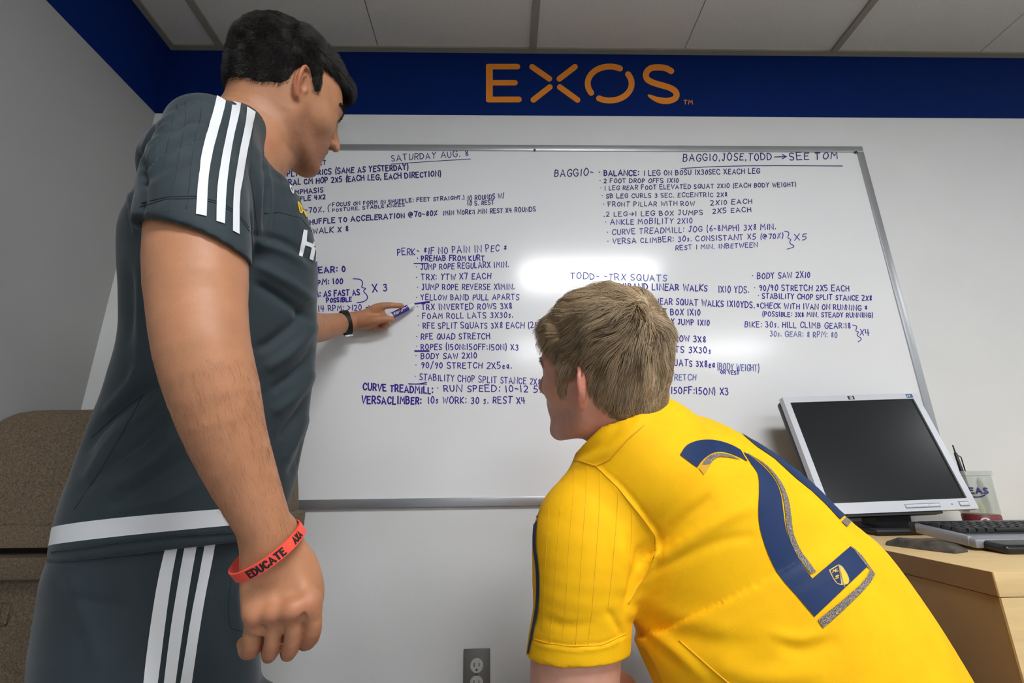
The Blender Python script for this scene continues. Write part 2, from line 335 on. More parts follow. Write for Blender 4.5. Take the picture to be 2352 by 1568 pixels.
for a in (('SATURDAY AUG. 8', (900, 370), (1076, 358), 13.2, 1.8, D2), ('KURT', (714, 380), (749, 378), 10, 2, D2), ('PLYOMETRICS (SAME AS YESTERDAY)', (660, 405), (938, 389), 11.5, 2.7, D2),
          ('LATERAL CM HOP 2X5 (EACH LEG, EACH DIRECTION)', (626, 427), (1013, 404), 11, 2.6, D2), ('EMPHASIS', (669, 447), (742, 441), 9.5, 2.4, D2), ('SHUFFLE 4X2', (650, 464), (747, 457), 9.5, 2.5, D2),
          ('-70%.', (700, 489), (744, 486), 11.5, 2.2, D2), ('FOCUS ON FORM IN SHUFFLE: FEET STRAIGHT,)', (764, 474), (1067, 457), 7.8, 1.9, D2), ('POSTURE, STABLE KNEES', (764, 486), (929, 473), 6.4, 1.7, D2),
          ('10 ROUNDS W/', (1074, 461), (1158, 454), 10, 1.9, D2), ('10 S. REST', (1074, 472), (1135, 469), 9, 1.9, D2), ('SHUFFLE TO ACCELERATION @70-80%', (703, 516), (1004, 494), 10, 2.6, D2),
          ('1MIN WORK:1 MIN REST X4 ROUNDS', (1018, 494), (1230, 485), 9.5, 2.0, D2), ('WALK X 8', (719, 536), (800, 531), 11, 2.3, D2),
          ('PERK- *IF NO PAIN IN PEC *', (913, 586), (1163, 576), 14, 2.0), ('-PREHAB FROM KURT', (958, 599), (1112, 598), 11, 2.5), ('-JUMP ROPE REGULARX 1MIN.', (956, 620), (1168, 613), 12, 2.1),
          ('-TRX: YTW X7 EACH', (956, 643), (1127, 640), 12.5, 2.2), ('-JUMP ROPE REVERSE X1MIN.', (958, 666), (1181, 664), 12, 2.1), ('-YELLOW BAND PULL APARTS', (956, 689), (1192, 688), 11.5, 2.1),
          ('-TRX INVERTED ROWS 3X8', (957, 711), (1176, 709), 12, 2.2), ('-FOAM ROLL LATS 3X30s.', (959, 732), (1178, 729), 11.5, 2.1), ('-RFE SPLIT SQUATS 3X8 EACH (25s,', (961, 754), (1247, 753), 12, 2.1),
          ('-RFE QUAD STRETCH', (956, 779), (1125, 778), 12, 2.2), ('-ROPES (15ON:15OFF:15ON) X3', (956, 802), (1190, 804), 12, 2.2), ('-BODY SAW 2X10', (955, 824), (1095, 822), 11.5, 2.2),
          ('-90/90 STRETCH 2X5ea.', (954, 845), (1175, 846), 12.5, 2.2), ('-STABILITY CHOP SPLIT STANCE 2X8', (953, 872), (1241, 883), 13, 2.0), ('CURVE TREADMILL:', (834, 895), (994, 904), 14, 3.2), ('-RUN SPEED: 10-12 5s: 20s', (1004, 898), (1300, 901), 13.5, 2.4),
          ('VERSACLIMBER:', (831, 926), (967, 928), 15, 3.3), ('10s WORK: 30 s. REST X4', (983, 926), (1206, 926), 14, 2.4),
          ('GEAR: 0', (719, 628), (793, 623), 11.5, 3.0), ('RPM: 100', (719, 655), (787, 651), 11, 2.7), ('RPM: AS FAST AS', (706, 682), (826, 677), 11.5, 2.9), ('POSSIBLE', (750, 694), (807, 692), 9, 2.7), ('14 RPM: >120 ^', (731, 715), (850, 711), 12, 2.0), ('X 3', (856, 671), (889, 668), 16, 2.6),
          ('BAGGIO,JOSE,TODD', (1569, 370), (1772, 367), 15, 2.2, D2), ('^', (1779, 367), (1806, 366), 15, 2.2, D2), ('SEE', (1814, 368), (1858, 366), 15, 2.2, D2), ('TOM', (1872, 366), (1923, 364), 15, 2.2, D2), ('BAGGIO-', (1274, 406), (1362, 403), 15, 2.3, D2), ('-BALANCE:', (1376, 403), (1467, 403), 11, 2.7, D2), ('1 LEG ON BOSU 1X30SEC XEACH LEG', (1479, 403), (1745, 398), 10.5, 2.0, D2),
          ('-2 FOOT DROP OFFS 1X10', (1377, 420), (1558, 419), 9, 1.9, D2), ('-1 LEG REAR FOOT ELEVATED SQUAT 2X10 (EACH BODY WEIGHT)', (1379, 437), (1829, 428), 9, 1.8, D2), ('-SB LEG CURLS 3 SEC. ECCENTRIC 2X8', (1382, 455), (1670, 451), 9, 1.8, D2),
          ('-FRONT PILLAR WITH ROW', (1386, 474), (1595, 472), 9.5, 1.8, D2), ('2X10 EACH', (1632, 471), (1727, 467), 10, 1.9, D2), ('.2 LEG^1 LEG BOX JUMPS', (1387, 497), (1614, 493), 10, 1.9, D2), ('2X5 EACH', (1637, 490), (1725, 486), 10, 1.9, D2),
          ('-ANKLE MOBILITY 2X10', (1390, 516), (1590, 512), 11, 1.9), ('-CURVE TREADMILL: JOG (6-8MPH) 3X8 MIN.', (1394, 539), (1782, 526), 11.5, 1.9), ('-VERSA CLIMBER: 30s. CONSISTANT X5 (@70%)', (1395, 560), (1799, 547), 11, 1.9), ('REST 1 MIN. INBETWEEN', (1552, 574), (1740, 567), 9.5, 1.8), ('X5', (1825, 553), (1852, 550), 13, 1.9),
          ('TODD- -TRX SQUATS', (1311, 639), (1531, 646), 13, 2.2, m_ink3), ('MINIBAND LINEAR WALKS', (1404, 664), (1624, 668), 13, 2.5), ('1X10 YDS.', (1650, 671), (1720, 672), 14, 2.0), ('LINEAR SQUAT WALKS 1X10YDS.', (1492, 697), (1733, 707), 12.5, 2.3),
          ('OFF BOX 1X10', (1503, 723), (1608, 724), 12.5, 2.3), ('BOX JUMP 1X10', (1520, 744), (1629, 747), 12, 2.3), ('ED ROW 3X8', (1522, 782), (1621, 786), 12, 2.3), ('LATS 3X30s', (1527, 809), (1632, 811), 13, 2.2), ('SQUATS 3X8ea', (1528, 838), (1641, 844), 13, 2.3), ('(BODY WEIGHT)', (1648, 848), (1744, 853), 14, 2.0, m_ink3), ('OR VEST', (1655, 858), (1698, 860), 8, 1.9),
          ('STRETCH', (1529, 872), (1598, 873), 12.5, 2.1, m_ink3), (':15OFF:15ON) X3', (1536, 903), (1673, 907), 14, 2.3), ('-BODY SAW 2X10', (1728, 640), (1860, 637), 12.5, 2.1), ('-90/90 STRETCH 2X5 EACH', (1733, 667), (1950, 668), 12, 2.1), ('-STABILITY CHOP SPLIT STANCE 2X8', (1741, 685), (2002, 690), 10.5, 2.1),
          ('*CHECK WITH IVAN ON RUNNING *', (1739, 707), (1992, 713), 11, 2.0), ('(POSSIBLE: 3X8 MIN. STEADY RUNNING)', (1751, 726), (2005, 729), 9.5, 2.0), ('BIKE: 30s. HILL CLIMB GEAR:18', (1711, 751), (1954, 754), 12, 1.9), ('30s. GEAR: 8 RPM: 80', (1769, 772), (1923, 775), 11.5, 1.9, m_ink3), ('X4', (1975, 770), (1997, 770), 14, 1.9)):
    write(*a)
for a in (([(898, 377), (980, 371), (1081, 365)], 1.6, D2), ([(951, 605), (983, 605)], 2.6), ([(950, 698), (970, 695), (986, 694)], 4), ([(952, 697), (985, 692)], 2.4), ([(953, 806), (985, 806)], 4), ([(938, 881), (960, 882), (980, 878)], 2.4), ([(940, 882), (980, 882)], 2),
          ([(759, 468), (752, 476), (756, 487)], 1.8, D2), ([(811, 640), (830, 641), (834, 652), (829, 660), (842, 662), (833, 668), (846, 680), (840, 692), (820, 695)], 2.2),
          ([(1564, 387), (1640, 382), (1760, 380), (1935, 381)], 1.8, D2), ([(1802, 531), (1814, 533), (1808, 547), (1818, 549), (1812, 558), (1828, 566), (1808, 572)], 1.8), ([(1958, 746), (1970, 749), (1964, 760), (1974, 762), (1966, 769), (1981, 778), (1971, 785)], 1.8)):
    stroke(*a)
# ------------------------------------------------------------------ electrical outlet below the board
m_plate = mat('stainless_plate', (120, 118, 114), .38, metal=.7, bump=.1, bscale=300)
m_sock = mat('grey_plastic', (196, 194, 188), .4); m_slot = mat('slot_black', (14, 14, 14), .6)
pc = on_y(1095, 1546, WY); t = empty('wall_outlet', pc); tag(t, 'stainless steel duplex power outlet low on the wall under the whiteboard', 'outlet')
adopt(box('cover_plate', (pc[0]-.035, WY-.006, pc[2]-.057), (pc[0]+.035, WY, pc[2]+.057), m_plate, bev=.002), t)
for dz in (.0195, -.0195):
    c = np.array([pc[0], WY-.006, pc[2]+dz]); so = lathe('socket', [(0, .0022), (.0155, .0022), (.0172, .0005), (.0172, -.003)], c, m_sock, ax=(0, -1, 0), n=28); adopt(so, t)
    bm = bmesh.new()
    for dx, hh in ((-.0064, .0045), (.0064, .0036)): bbox(bm, (c[0]+dx-.001, c[1]-.0026, c[2]+.003-hh), (c[0]+dx+.001, c[1]-.0018, c[2]+.003+hh))
    bbox(bm, (c[0]-.0022, c[1]-.0026, c[2]-.0105), (c[0]+.0022, c[1]-.0018, c[2]-.0065), .0008, 2)
    s = bm_obj('slots', bm, m_slot); s.parent = so; s.matrix_parent_inverse = Matrix.Identity(4)
adopt(lathe('screw', [(0, .0016), (.003, .0012), (.003, -.001)], (pc[0], WY-.006, pc[2]), m_steel, ax=(0, -1, 0), n=12), t)
# ------------------------------------------------------------------ desk
DZ = CAM[2]-.152
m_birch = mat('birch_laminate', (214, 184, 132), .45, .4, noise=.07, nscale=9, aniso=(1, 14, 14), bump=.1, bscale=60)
m_birch_shade = mat('birch_shaded', (132, 106, 72), .5, .4, noise=.06, nscale=9, aniso=(14, 2, 2), bump=.15, bscale=60)  # darker copy of the birch: shade on the left side put into the colour
m_dark = mat('desk_inside', (44, 40, 38), .7)
m_black = mat('black_plastic', (18, 18, 20), .38, .5, bump=.1, bscale=500)
c0 = on_z(2281, 1313, DZ); dx0, dy0 = c0[0], c0[1]; dx1 = dx0+1.35; dyb = WY-.01
desk = empty('desk', (dx0+.6, (dy0+dyb)/2, 0)); tag(desk, 'light birch desk against the wall holding the monitor and keyboard', 'desk')
adopt(box('desktop', (dx0, dy0, DZ-.034), (dx1, dyb, DZ), [m_birch], bev=.0012), desk)
adopt(box('shaded_edge', (dx0-.0009, dy0+.002, DZ-.0335), (dx0-.0001, dyb, DZ-.0006), m_birch_shade), desk)  # added thin strip that paints the desktop's left side as shaded
adopt(box('side_panel', (dx0+.002, dy0+.004, 0), (dx0+.036, dyb, DZ-.035), m_birch_shade, bev=.0008), desk)
adopt(box('side_panel', (dx1-.036, dy0+.004, 0), (dx1-.002, dyb, DZ-.035), m_birch_shade, bev=.0008), desk)
adopt(box('edge_strip', (dx0+.0015, dy0+.0005, 0), (dx0+.0375, dy0+.004, DZ-.0351), m_birch), desk)
adopt(box('back_panel', (dx0+.037, dyb-.02, .2), (dx1-.037, dyb-.002, DZ-.035), m_dark), desk)
adopt(box('drawer_box', (dx0+.04, dy0+.12, DZ-.16), (dx0+.55, dyb-.03, DZ-.037), m_dark), desk)
# ------------------------------------------------------------------ monitor
m_silver = mat('silver_plastic', (206, 208, 214), .35, .5, metal=.25, bump=.08, bscale=600)
m_screen = mat('screen_glass', (22, 26, 28), .22, .5, noise=.05, nscale=400)
m_btn = mat('button_line', (120, 122, 128), .5)
TL = on_y(1797, 912, 1.245); TR = on_y(2105, 902, 1.245); BR = on_y(2219, 1169, 1.165)
ex = nrm(TR-TL); ey0 = BR-TR; ez = nrm(np.cross(ex, -ey0)); eu = nrm(np.cross(ez, ex))   # ex right, eu up, ez towards the wall
if ez[1] < 0: ez = -ez
if eu[2] < 0: eu = -eu
W_, H_ = np.linalg.norm(TR-TL), abs(ey0@eu); O_ = TL-eu*H_
MM = frame_m(ex, eu, ez, O_)                     # monitor frame: x right, y up, z away from the viewer
mon = empty('monitor', ((TL+TR)/2*np.array([1, 1, 0])+np.array([0, -.02, DZ]))); tag(mon, 'silver framed flat monitor with a dark screen on the desk', 'monitor')
def mbox(name, lo, hi, m, parent=mon, bev=0, seg=2):
    o = box(name, lo, hi, m, bev=bev, seg=seg, mtx=MM); adopt(o, parent) if parent is mon else None; return o
sb = .0165; bb = .026
bm = bmesh.new()
for lo, hi in (((0, H_-sb, 0), (W_, H_, .018)), ((0, 0, 0), (W_, bb, .018)), ((0, bb, 0), (sb, H_-sb, .018)), ((W_-sb, bb, 0), (W_, H_-sb, .018))): bbox(bm, lo, hi, 0)
bmesh.ops.remove_doubles(bm, verts=bm.verts[:], dist=1e-5)
for v in bm.verts: v.co = MM @ v.co
adopt(bm_obj('bezel', bm, m_silver), mon)
mbox('screen', (sb, bb, .004), (W_-sb, H_-sb, .01), m_screen)
mbox('back_cover', (.003, .003, .018), (W_-.003, H_-.003, .045), m_black, bev=.008)
mbox('lower_lip', (.02, -.006, .006), (W_-.09, .001, .03), m_black)
bp = mbox('button_strip', (W_*.53, .0085, -.0012), (W_*.755, .0165, .001), m_silver, bev=.0008)
for k in range(3): mbox('button', (W_*(.533+.074*k), .0092, -.002), (W_*(.533+.074*k+.068), .0158, .0), m_silver, bev=.0006)
mbox('power_button', (W_-.043, .0085, -.0018), (W_-.021, .0175, .001), m_silver, bev=.0012)
mbox('power_button_rim', (W_-.0445, .007, -.0006), (W_-.0195, .019, .0008), m_btn, bev=.001)
mbox('button_rim', (W_*.527, .0072, -.0006), (W_*.758, .0178, .0008), m_btn, bev=.001)
mbox('indicator', (W_-.064, .012, -.0006), (W_-.0615, .0145, .001), m_black)
lg = mbox('badge', (W_*.5-.009, H_-.0135, -.0008), (W_*.5+.009, H_-.003, .001), mat('badge_black', (30, 34, 36), .4))
m_white = mat('white_print', (225, 225, 225), .5)
def mpoly(name, outl, z, m):
    V = [MM @ Vector((p[0], p[1], z)) for p in outl]; T = tessellate_polygon([[Vector((p[0], p[1], 0)) for p in outl]]); o = pyd(name, V, T, m); adopt(o, mon); return o
cx, cy = W_*.5, H_-.00825
mpoly('badge_disc', [(cx+.0046*math.cos(a), cy+.0046*math.sin(a)) for a in np.linspace(0, 2*math.pi, 24, endpoint=False)], -.0011, m_white)
V, Fc = ribbon([[(cx-.0017, cy+.0036), (cx-.0027, cy-.0016)], [(cx-.0021, cy+.0012), (cx-.0008, cy+.0014), (cx-.0013, cy-.0016)], [(cx+.0012, cy+.0014), (cx+.0002, cy-.0034)], [(cx+.0011, cy+.0013), (cx+.0026, cy+.001), (cx+.0022, cy-.0012), (cx+.0006, cy-.0014)]], .0008)
o = pyd('badge_letters', [MM @ Vector((v[0], v[1], -.0014)) for v in V], Fc, m_black); adopt(o, mon)
stk = mbox('energy_sticker', (W_-.034, H_-.014, -.0006), (W_-.016, H_-.003, .001), mat('sticker_blue', (48, 92, 140), .4))
V, Fc = ribbon([[(W_-.032, H_-.011), (W_-.029, H_-.006), (W_-.026, H_-.010), (W_-.023, H_-.006)]], .0016)
o = pyd('sticker_print', [MM @ Vector((v[0], v[1], -.0009)) for v in V], Fc, m_white); adopt(o, mon)
# stand: neck from under the panel to a flat foot
mc = O_+ex*W_*.5
nb = np.array([mc[0]-.01, mc[1]+.045, DZ]); 
bm = bmesh.new(); n_ = []
for z, hw, y0, y1 in ((DZ+.012, .045, nb[1]-.02, nb[1]+.03), (DZ+.05, .043, nb[1]-.025, nb[1]+.02), (DZ+.16, .042, nb[1]-.005, nb[1]+.035)):
    n_.append([bm.verts.new((nb[0]+sx*hw, yy, z)) for sx, yy in ((-1, y0), (1, y0), (1, y1), (-1, y1))])
for a, b in zip(n_[:-1], n_[1:]):
    for k in range(4): bm.faces.new((a[k], a[(k+1) % 4], b[(k+1) % 4], b[k]))
bm.faces.new(n_[0][::-1]); bm.faces.new(n_[-1])
adopt(bm_obj('neck', bm, m_black), mon)
adopt(box('foot', (nb[0]-.11, nb[1]-.1, DZ), (nb[0]+.11, nb[1]+.08, DZ+.014), m_black, bev=.005), mon)
adopt(tube('cable', [nb+[.04, -.01, .11], nb+[.06, 0, .085], nb+[.052, .03, .03], nb+[.05, .06, .012]], .003, m_black), mon)
# ------------------------------------------------------------------ keyboard
m_ksil = mat('keyboard_silver', (150, 152, 158), .4, .5, metal=.4)
m_key = mat('keycap', (26, 26, 28), .42, .5)
m_rest = mat('palm_rest', (20, 22, 26), .3, .5, bump=.15, bscale=300)
kA = on_z(2256, 1262, DZ+.004); kB = on_z(2098, 1236, DZ+.004)
kx = nrm(np.array([1.0, -.10, 0])); kd = nrm((kB-kA)*np.array([1, 1, 0])); kx = nrm(np.array([kd[1], -kd[0], 0]))
KD = np.linalg.norm(kB-kA); KW = .45; tilt = .035
kz = nrm(np.array([0, 0, 1])-kd*.09); kdd = np.cross(kz, kx)
KM = frame_m(kx, kdd, kz, kA-np.array([0, 0, .002]))
kb = empty('keyboard', kA+kx*.2+kd*.1-np.array([0, 0, kA[2]-DZ])); tag(kb, 'black and silver computer keyboard at the right end of the desk', 'keyboard')
def kbox(name, lo, hi, m, bev=0, seg=2): o = box(name, lo, hi, m, bev=bev, seg=seg, mtx=KM); adopt(o, kb); return o
kbox('case', (.006, .045, .001), (KW-.006, KD, .021), m_black, .004)
kbox('side_trim', (-.004, .02, .002), (.008, KD-.012, .022), m_ksil, .004)
kbox('side_trim', (KW-.008, .02, .002), (KW+.004, KD-.012, .022), m_ksil, .004)
kbox('rear_corner', (-.003, KD-.014, .001), (.02, KD+.004, .023), m_black, .004)
kbox('front_trim', (-.002, .008, .0015), (KW+.002, .05, .0185), m_ksil, .004)
kbox('palm_rest', (.012, -.032, 0), (KW-.012, .03, .0165), m_rest, .0075, 4)
kbox('function_bar', (.012, KD-.022, .02), (KW-.012, KD-.004, .0245), m_rest, .0015)
kp = .0182; y0 = .052
bm = bmesh.new(); bbox(bm, (-.0082, -.0082, 0), (.0082, .0082, .0085))
for v in bm.verts:
    if v.co.z > .004: v.co.x *= .76; v.co.y *= .78
bmesh.ops.bevel(bm, geom=bm.edges[:], offset=.0011, segments=1, affect='EDGES'); kme = bpy.data.meshes.new('key'); bm.to_mesh(kme); bm.free(); kme.materials.append(m_key)
rows = 6; step = (KD-.03-y0)/rows
for r in range(rows):
    for c in range(23):
        if c in (15, 19): continue
        if r == 0 and 3 < c < 9: continue
        o = bpy.data.objects.new('key', kme); scene.collection.objects.link(o)
        o.matrix_world = KM @ Matrix.Translation((.022+c*kp+(r % 2)*.003, y0+(r+.5)*step, .0195)) @ Matrix.Diagonal((1, step/.0182, 1, 1)); o.parent = kb; o.matrix_parent_inverse = Matrix.Translation(-Vector(kb.location))
kbox('space_bar', (.022+3.6*kp, y0+.002, .0195), (.022+8.4*kp, y0+step-.002, .027), m_key, .0015)
# gel wrist pad lying in front of the keyboard's left end
wA = on_z(2192, 1272, DZ); wB = on_z(2032, 1252, DZ); wk = nrm(wB-wA); wn = np.array([wk[1], -wk[0], 0]); WL = np.linalg.norm(wB-wA)
wp = empty('wrist_pad', (wA+wB)/2); tag(wp, 'worn black foam wrist rest lying beside the keyboard on the desk edge', 'wrist rest')
m_foam = mat('worn_foam', (46, 44, 42), .8, .3, noise=.6, nscale=60, col2=(96, 90, 82), bump=.4, bscale=200)
bm = bmesh.new(); secs = []
for s_ in np.linspace(0, 1, 9):
    e = 1-(abs(s_-.5)*2)**8; ring = []
    for a, z in ((-.024, 0), (-.024, .006), (-.018, .013), (0, .016), (.018, .013), (.024, .006), (.024, 0)):
        ring.append(bm.verts.new(tuple(wA+wk*(s_*WL)+wn*(a*(.85+.15*e)+.024)+np.array([0, 0, z*(.55+.45*e)]))))
    secs.append(ring)
for a, b in zip(secs[:-1], secs[1:]):
    for k in range(7): bm.faces.new((a[k], b[k], b[(k+1) % 7], a[(k+1) % 7]))
bm.faces.new(secs[0]); bm.faces.new(secs[-1][::-1]); bmesh.ops.recalc_face_normals(bm, faces=bm.faces[:])
adopt(bm_obj('pad', bm, m_foam, auto=50), wp)
# ------------------------------------------------------------------ pen cup on its red tin
m_trans = mat('frosted_plastic', (214, 222, 214), .35, .4, alpha=.34)
m_red = mat('red_tin', (120, 40, 44), .4); m_yel = mat('yellow_plastic', (222, 206, 40), .4); m_bluep = mat('blue_print', (52, 44, 120), .5)
cb = on_y(2262, 1216, 1.225); cb[2] = DZ; ct = on_y(2252, 1081, 1.225)
hc = ct[2]-DZ; zt = .034
tin = empty('round_tin', cb); tag(tin, 'small dark red tin with a white spot under the pen cup', 'tin')
adopt(lathe('tin_body', [(0, 0), (.036, 0), (.038, .003), (.038, zt-.003), (.036, zt), (0, zt)], cb, m_red), tin)
sp_ = [cb+np.array([.0385*math.sin(a), -.0385*math.cos(a), .017+z]) for a, z in [(-.62+.27*math.cos(t), .011*math.sin(t)) for t in np.linspace(0, 2*math.pi, 16, endpoint=False)]]
adopt(pyd('white_spot', sp_, [tuple(range(16))], m_white), tin)
cup = empty('pen_cup', cb+[0, 0, zt]); tag(cup, 'frosted plastic cup of pens beside the monitor with blue lettering', 'pen cup')
r0, r1 = .038, .0415
adopt(lathe('cup_body', [(0, 0), (r0, 0), (r0+.001, .004), (r1-.002, hc-zt-.012), (r1+.002, hc-zt-.010), (r1+.003, hc-zt-.001), (r1+.001, hc-zt), (r1-.001, hc-zt-.002), (r0-.001, .004), (0, .002)], cb+[0, 0, zt], m_trans, n=40), cup)
def on_cup(u, z, off=.0008):
    rr = r0+(r1-r0)*z/(hc-zt)+off; a = u/rr-.62; return cb+[0, 0, zt]+np.array([rr*math.sin(a), -rr*math.cos(a), z])
wd, st = text_strokes('EAS', 0); V, Fc = ribbon([[(p[0]*.0155-.016, p[1]*.0125+.052) for p in s] for s in st], .0036)
adopt(pyd('cup_lettering', [on_cup(v[0], v[1]) for v in V], Fc, m_bluep), cup)
V, Fc = ribbon([_smooth([(-.034, .052), (-.024, .044), (0, .042), (.012, .048)]), [(-.036, .068), (-.036, .056)], [(-.031, .068), (-.031, .056)]], .0028)
adopt(pyd('cup_swoosh', [on_cup(v[0], v[1]) for v in V], Fc, m_bluep), cup)
for nm, a, b, r, m_, lb in (('pen', (-.012, .0, .02), (-.022+.012, .012, hc+.05-zt), .0045, m_black, 'black ballpoint pen standing up out of the frosted cup'), ('marker_pen', (.012, -.012, .004), (.002, -.018, .085), .007, mat('olive_pen', (90, 96, 60), .4), 'olive marker inside the frosted cup'), ('highlighter', (-.014, -.022, .006), (-.016, -.024, .028), .0065, m_yel, 'short yellow highlighter low in the frosted cup'), ('highlighter', (-.019, -.018, .040), (-.020, -.020, .056), .007, m_yel, 'yellow highlighter cap seen above the lower one in the frosted cup'), ('marker_pen', (-.015, .02, .004), (.0, .02, .1), .007, m_black, 'dark marker at the back of the frosted cup'), ('marker_pen', (.024, .005, .004), (.026, .0, .07), .006, m_red, 'dull red marker at the right side inside the frosted cup')):
    o0 = cb+[0, 0, zt]; a_, b_ = o0+np.array(a), o0+np.array(b); d_ = nrm(b_-a_); L_ = np.linalg.norm(b_-a_)
    t = empty(nm, a_); tag(t, lb, 'pen' if nm != 'highlighter' else 'highlighter')
    adopt(lathe('barrel', [(0, 0), (r*.8, 0), (r, .003), (r, L_*.7), (r*.9, L_*.72), (r*.85, L_-.004), (r*.5, L_-.002), (r*.3, L_+.004), (0, L_+.004)], a_, m_, ax=d_, n=14), t)
    if nm == 'pen': adopt(tube('clip', [a_+d_*L_*.62+[.006, -.004, 0], a_+d_*L_*.9+[.0075, -.004, 0], a_+d_*L_*.93+[.003, -.002, 0]], .0013, m_), t); adopt(tube('plunger', [a_+d_*L_, a_+d_*(L_+.018)], .0016, m_), t)
# ------------------------------------------------------------------ big tan refuse cart at the left
m_bin = mat('speckled_tan_plastic', (128, 110, 88), .6, .4, noise=.3, nscale=260, col2=(80, 68, 54), bump=.5, bscale=300)
m_gap = mat('bin_gap', (24, 20, 18), .8)
bx0, bx1, by0, by1 = -1.225, -.528, 1.0, WY-.02; zl = .788
cart = empty('refuse_cart', ((bx0+bx1)/2, (by0+by1)/2, 0)); tag(cart, 'big speckled tan plastic waste cart with a domed lid behind the standing man', 'waste cart')
def rrect(x0, x1, y0, y1, z, r, n=6, zs=None):
    out = []
    for cx_, cy_, a0 in ((x1-r, y1-r, 0), (x0+r, y1-r, 90), (x0+r, y0+r, 180), (x1-r, y0+r, 270)):
        for k in range(n+1):
            a = math.radians(a0+90*k/n); out.append((cx_+r*math.cos(a), cy_+r*math.sin(a), z if zs is None else z+zs(cx_+r*math.cos(a), cy_+r*math.sin(a))))
    return out
def loft_rings(name, rings, m, parent, cap=True):
    V = [p for r in rings for p in r]; n = len(rings[0]); Fc = [(i*n+k, i*n+(k+1) % n, (i+1)*n+(k+1) % n, (i+1)*n+k) for i in range(len(rings)-1) for k in range(n)]
    if cap: Fc += [tuple(range(n))[::-1], tuple(range((len(rings)-1)*n, len(rings)*n))]
    o = pyd(name, V, Fc, m); me = o.data; me.set_sharp_from_angle(angle=math.radians(50)); me.polygons.foreach_set('use_smooth', [True]*len(me.polygons)); adopt(o, parent); return o
slope = lambda y: .0
rings = [rrect(bx0, bx1, by0, by1, zl, .06), rrect(bx0, bx1, by0, by1, zl+.035, .06), rrect(bx0+.008, bx1-.008, by0+.008, by1-.004, zl+.042, .06)]
for t_, ins in ((0, 0), (.15, .007), (.3, .015), (.45, .025), (.6, .037), (.72, .05), (.8, .061), (.87, .075), (.92, .09), (.96, .108), (.985, .127), (1, .15)):
    rings.append(rrect(bx0+.008+ins*.9, bx1-.012-ins*1.0, by0+.01+ins*1.1, by1-.008-ins*.3, zl+.043+.248*math.sin(t_*math.pi/2), .07))
rings.append(rrect(bx0+.26, bx1-.3, by0+.17, by1-.12, zl+.30, .03))
lid = loft_rings('lid', rings, m_bin, cart)
loft_rings('seam', [rrect(bx0+.03, bx1-.03, by0+.03, by1-.03, zl-.03, .05), rrect(bx0+.03, bx1-.03, by0+.03, by1-.03, zl+.001, .05)], m_gap, cart)
loft_rings('rim', [rrect(bx0+.01, bx1-.004, by0+.004, by1-.01, zl-.058, .06), rrect(bx0+.004, bx1+.0, by0, by1-.004, zl-.05, .06), rrect(bx0+.004, bx1+.0, by0, by1-.004, zl-.018, .06), rrect(bx0+.02, bx1-.016, by0+.016, by1-.02, zl-.014, .05)], m_bin, cart)
loft_rings('body', [rrect(bx0+.12, bx1-.15, by0+.10, by1-.06, .02, .06), rrect(bx0+.10, bx1-.13, by0+.085, by1-.05, .06, .06), rrect(bx0+.03, bx1-.035, by0+.03, by1-.03, zl-.05, .06)], m_bin, cart)
for k in (0, 1):
    wx = bx0+.16 if k == 0 else bx1-.2
    adopt(lathe('wheel', [(0, 0), (.07, 0), (.08, .01), (.08, .035), (.07, .045), (0, .045)], (wx, by1-.09, .08), m_black, ax=(1, 0, 0), n=24), cart)
# embossed square on the body
lo_ = on_y(2, 1432, by0+.045); hi_ = on_y(40, 1378, by0+.045)
bm = bmesh.new()
for a_, b_ in (((lo_[0], lo_[2]), (hi_[0], lo_[2]+.003)), ((lo_[0], hi_[2]-.003), (hi_[0], hi_[2])), ((hi_[0]-.003, lo_[2]), (hi_[0], hi_[2])), ((lo_[0], lo_[2]), (lo_[0]+.003, hi_[2]))):
    bbox(bm, (a_[0], by0+.032, a_[1]), (b_[0], by0+.06, b_[1]), .001, 1)
adopt(bm_obj('embossed_mark', bm, m_bin), cart)
# ------------------------------------------------------------------ implicit modelling: bodies and clothes are one smooth surface each
import openvdb
def smin(a, b, k):
    if k <= 0: return np.minimum(a, b)
    h = np.maximum(k-np.abs(a-b), 0)/k; return np.minimum(a, b)-h*h*k*.25
def smax(a, b, k): return -smin(-a, -b, k)
def spl(pts, n=4):
    """Catmull-Rom through rows of numbers"""
    p = np.asarray(pts, float)
    if len(p) < 3: return p
    q = np.vstack([2*p[0]-p[1], p, 2*p[-1]-p[-2]]); out = []
    for i in range(1, len(q)-2):
        for t in np.arange(n)/n:
            out.append(.5*((2*q[i])+(-q[i-1]+q[i+1])*t+(2*q[i-1]-5*q[i]+4*q[i+1]-q[i+2])*t*t+(-q[i-1]+3*q[i]-3*q[i+1]+q[i+2])*t**3))
    out.append(p[-1]); return np.array(out)
def chain(pts, rad, n=3):
    rows = spl(np.hstack([np.asarray(pts, float), np.asarray(rad, float)[:, None]]), n) if len(pts) > 2 else np.hstack([np.asarray(pts, float), np.asarray(rad, float)[:, None]])
    C, Rr = rows[:, :3], rows[:, 3]
    def f(p):
        d = None
        for a, b, ra, rb in zip(C[:-1], C[1:], Rr[:-1], Rr[1:]):
            ab = b-a; h = np.clip(((p-a)@ab)/(ab@ab+1e-12), 0, 1)
            e = np.linalg.norm(p-a-h[:, None]*ab, axis=1)-(ra+(rb-ra)*h); d = e if d is None else np.minimum(d, e)
        return d
    f.lo = (C-Rr[:, None]).min(0); f.hi = (C+Rr[:, None]).max(0); return f
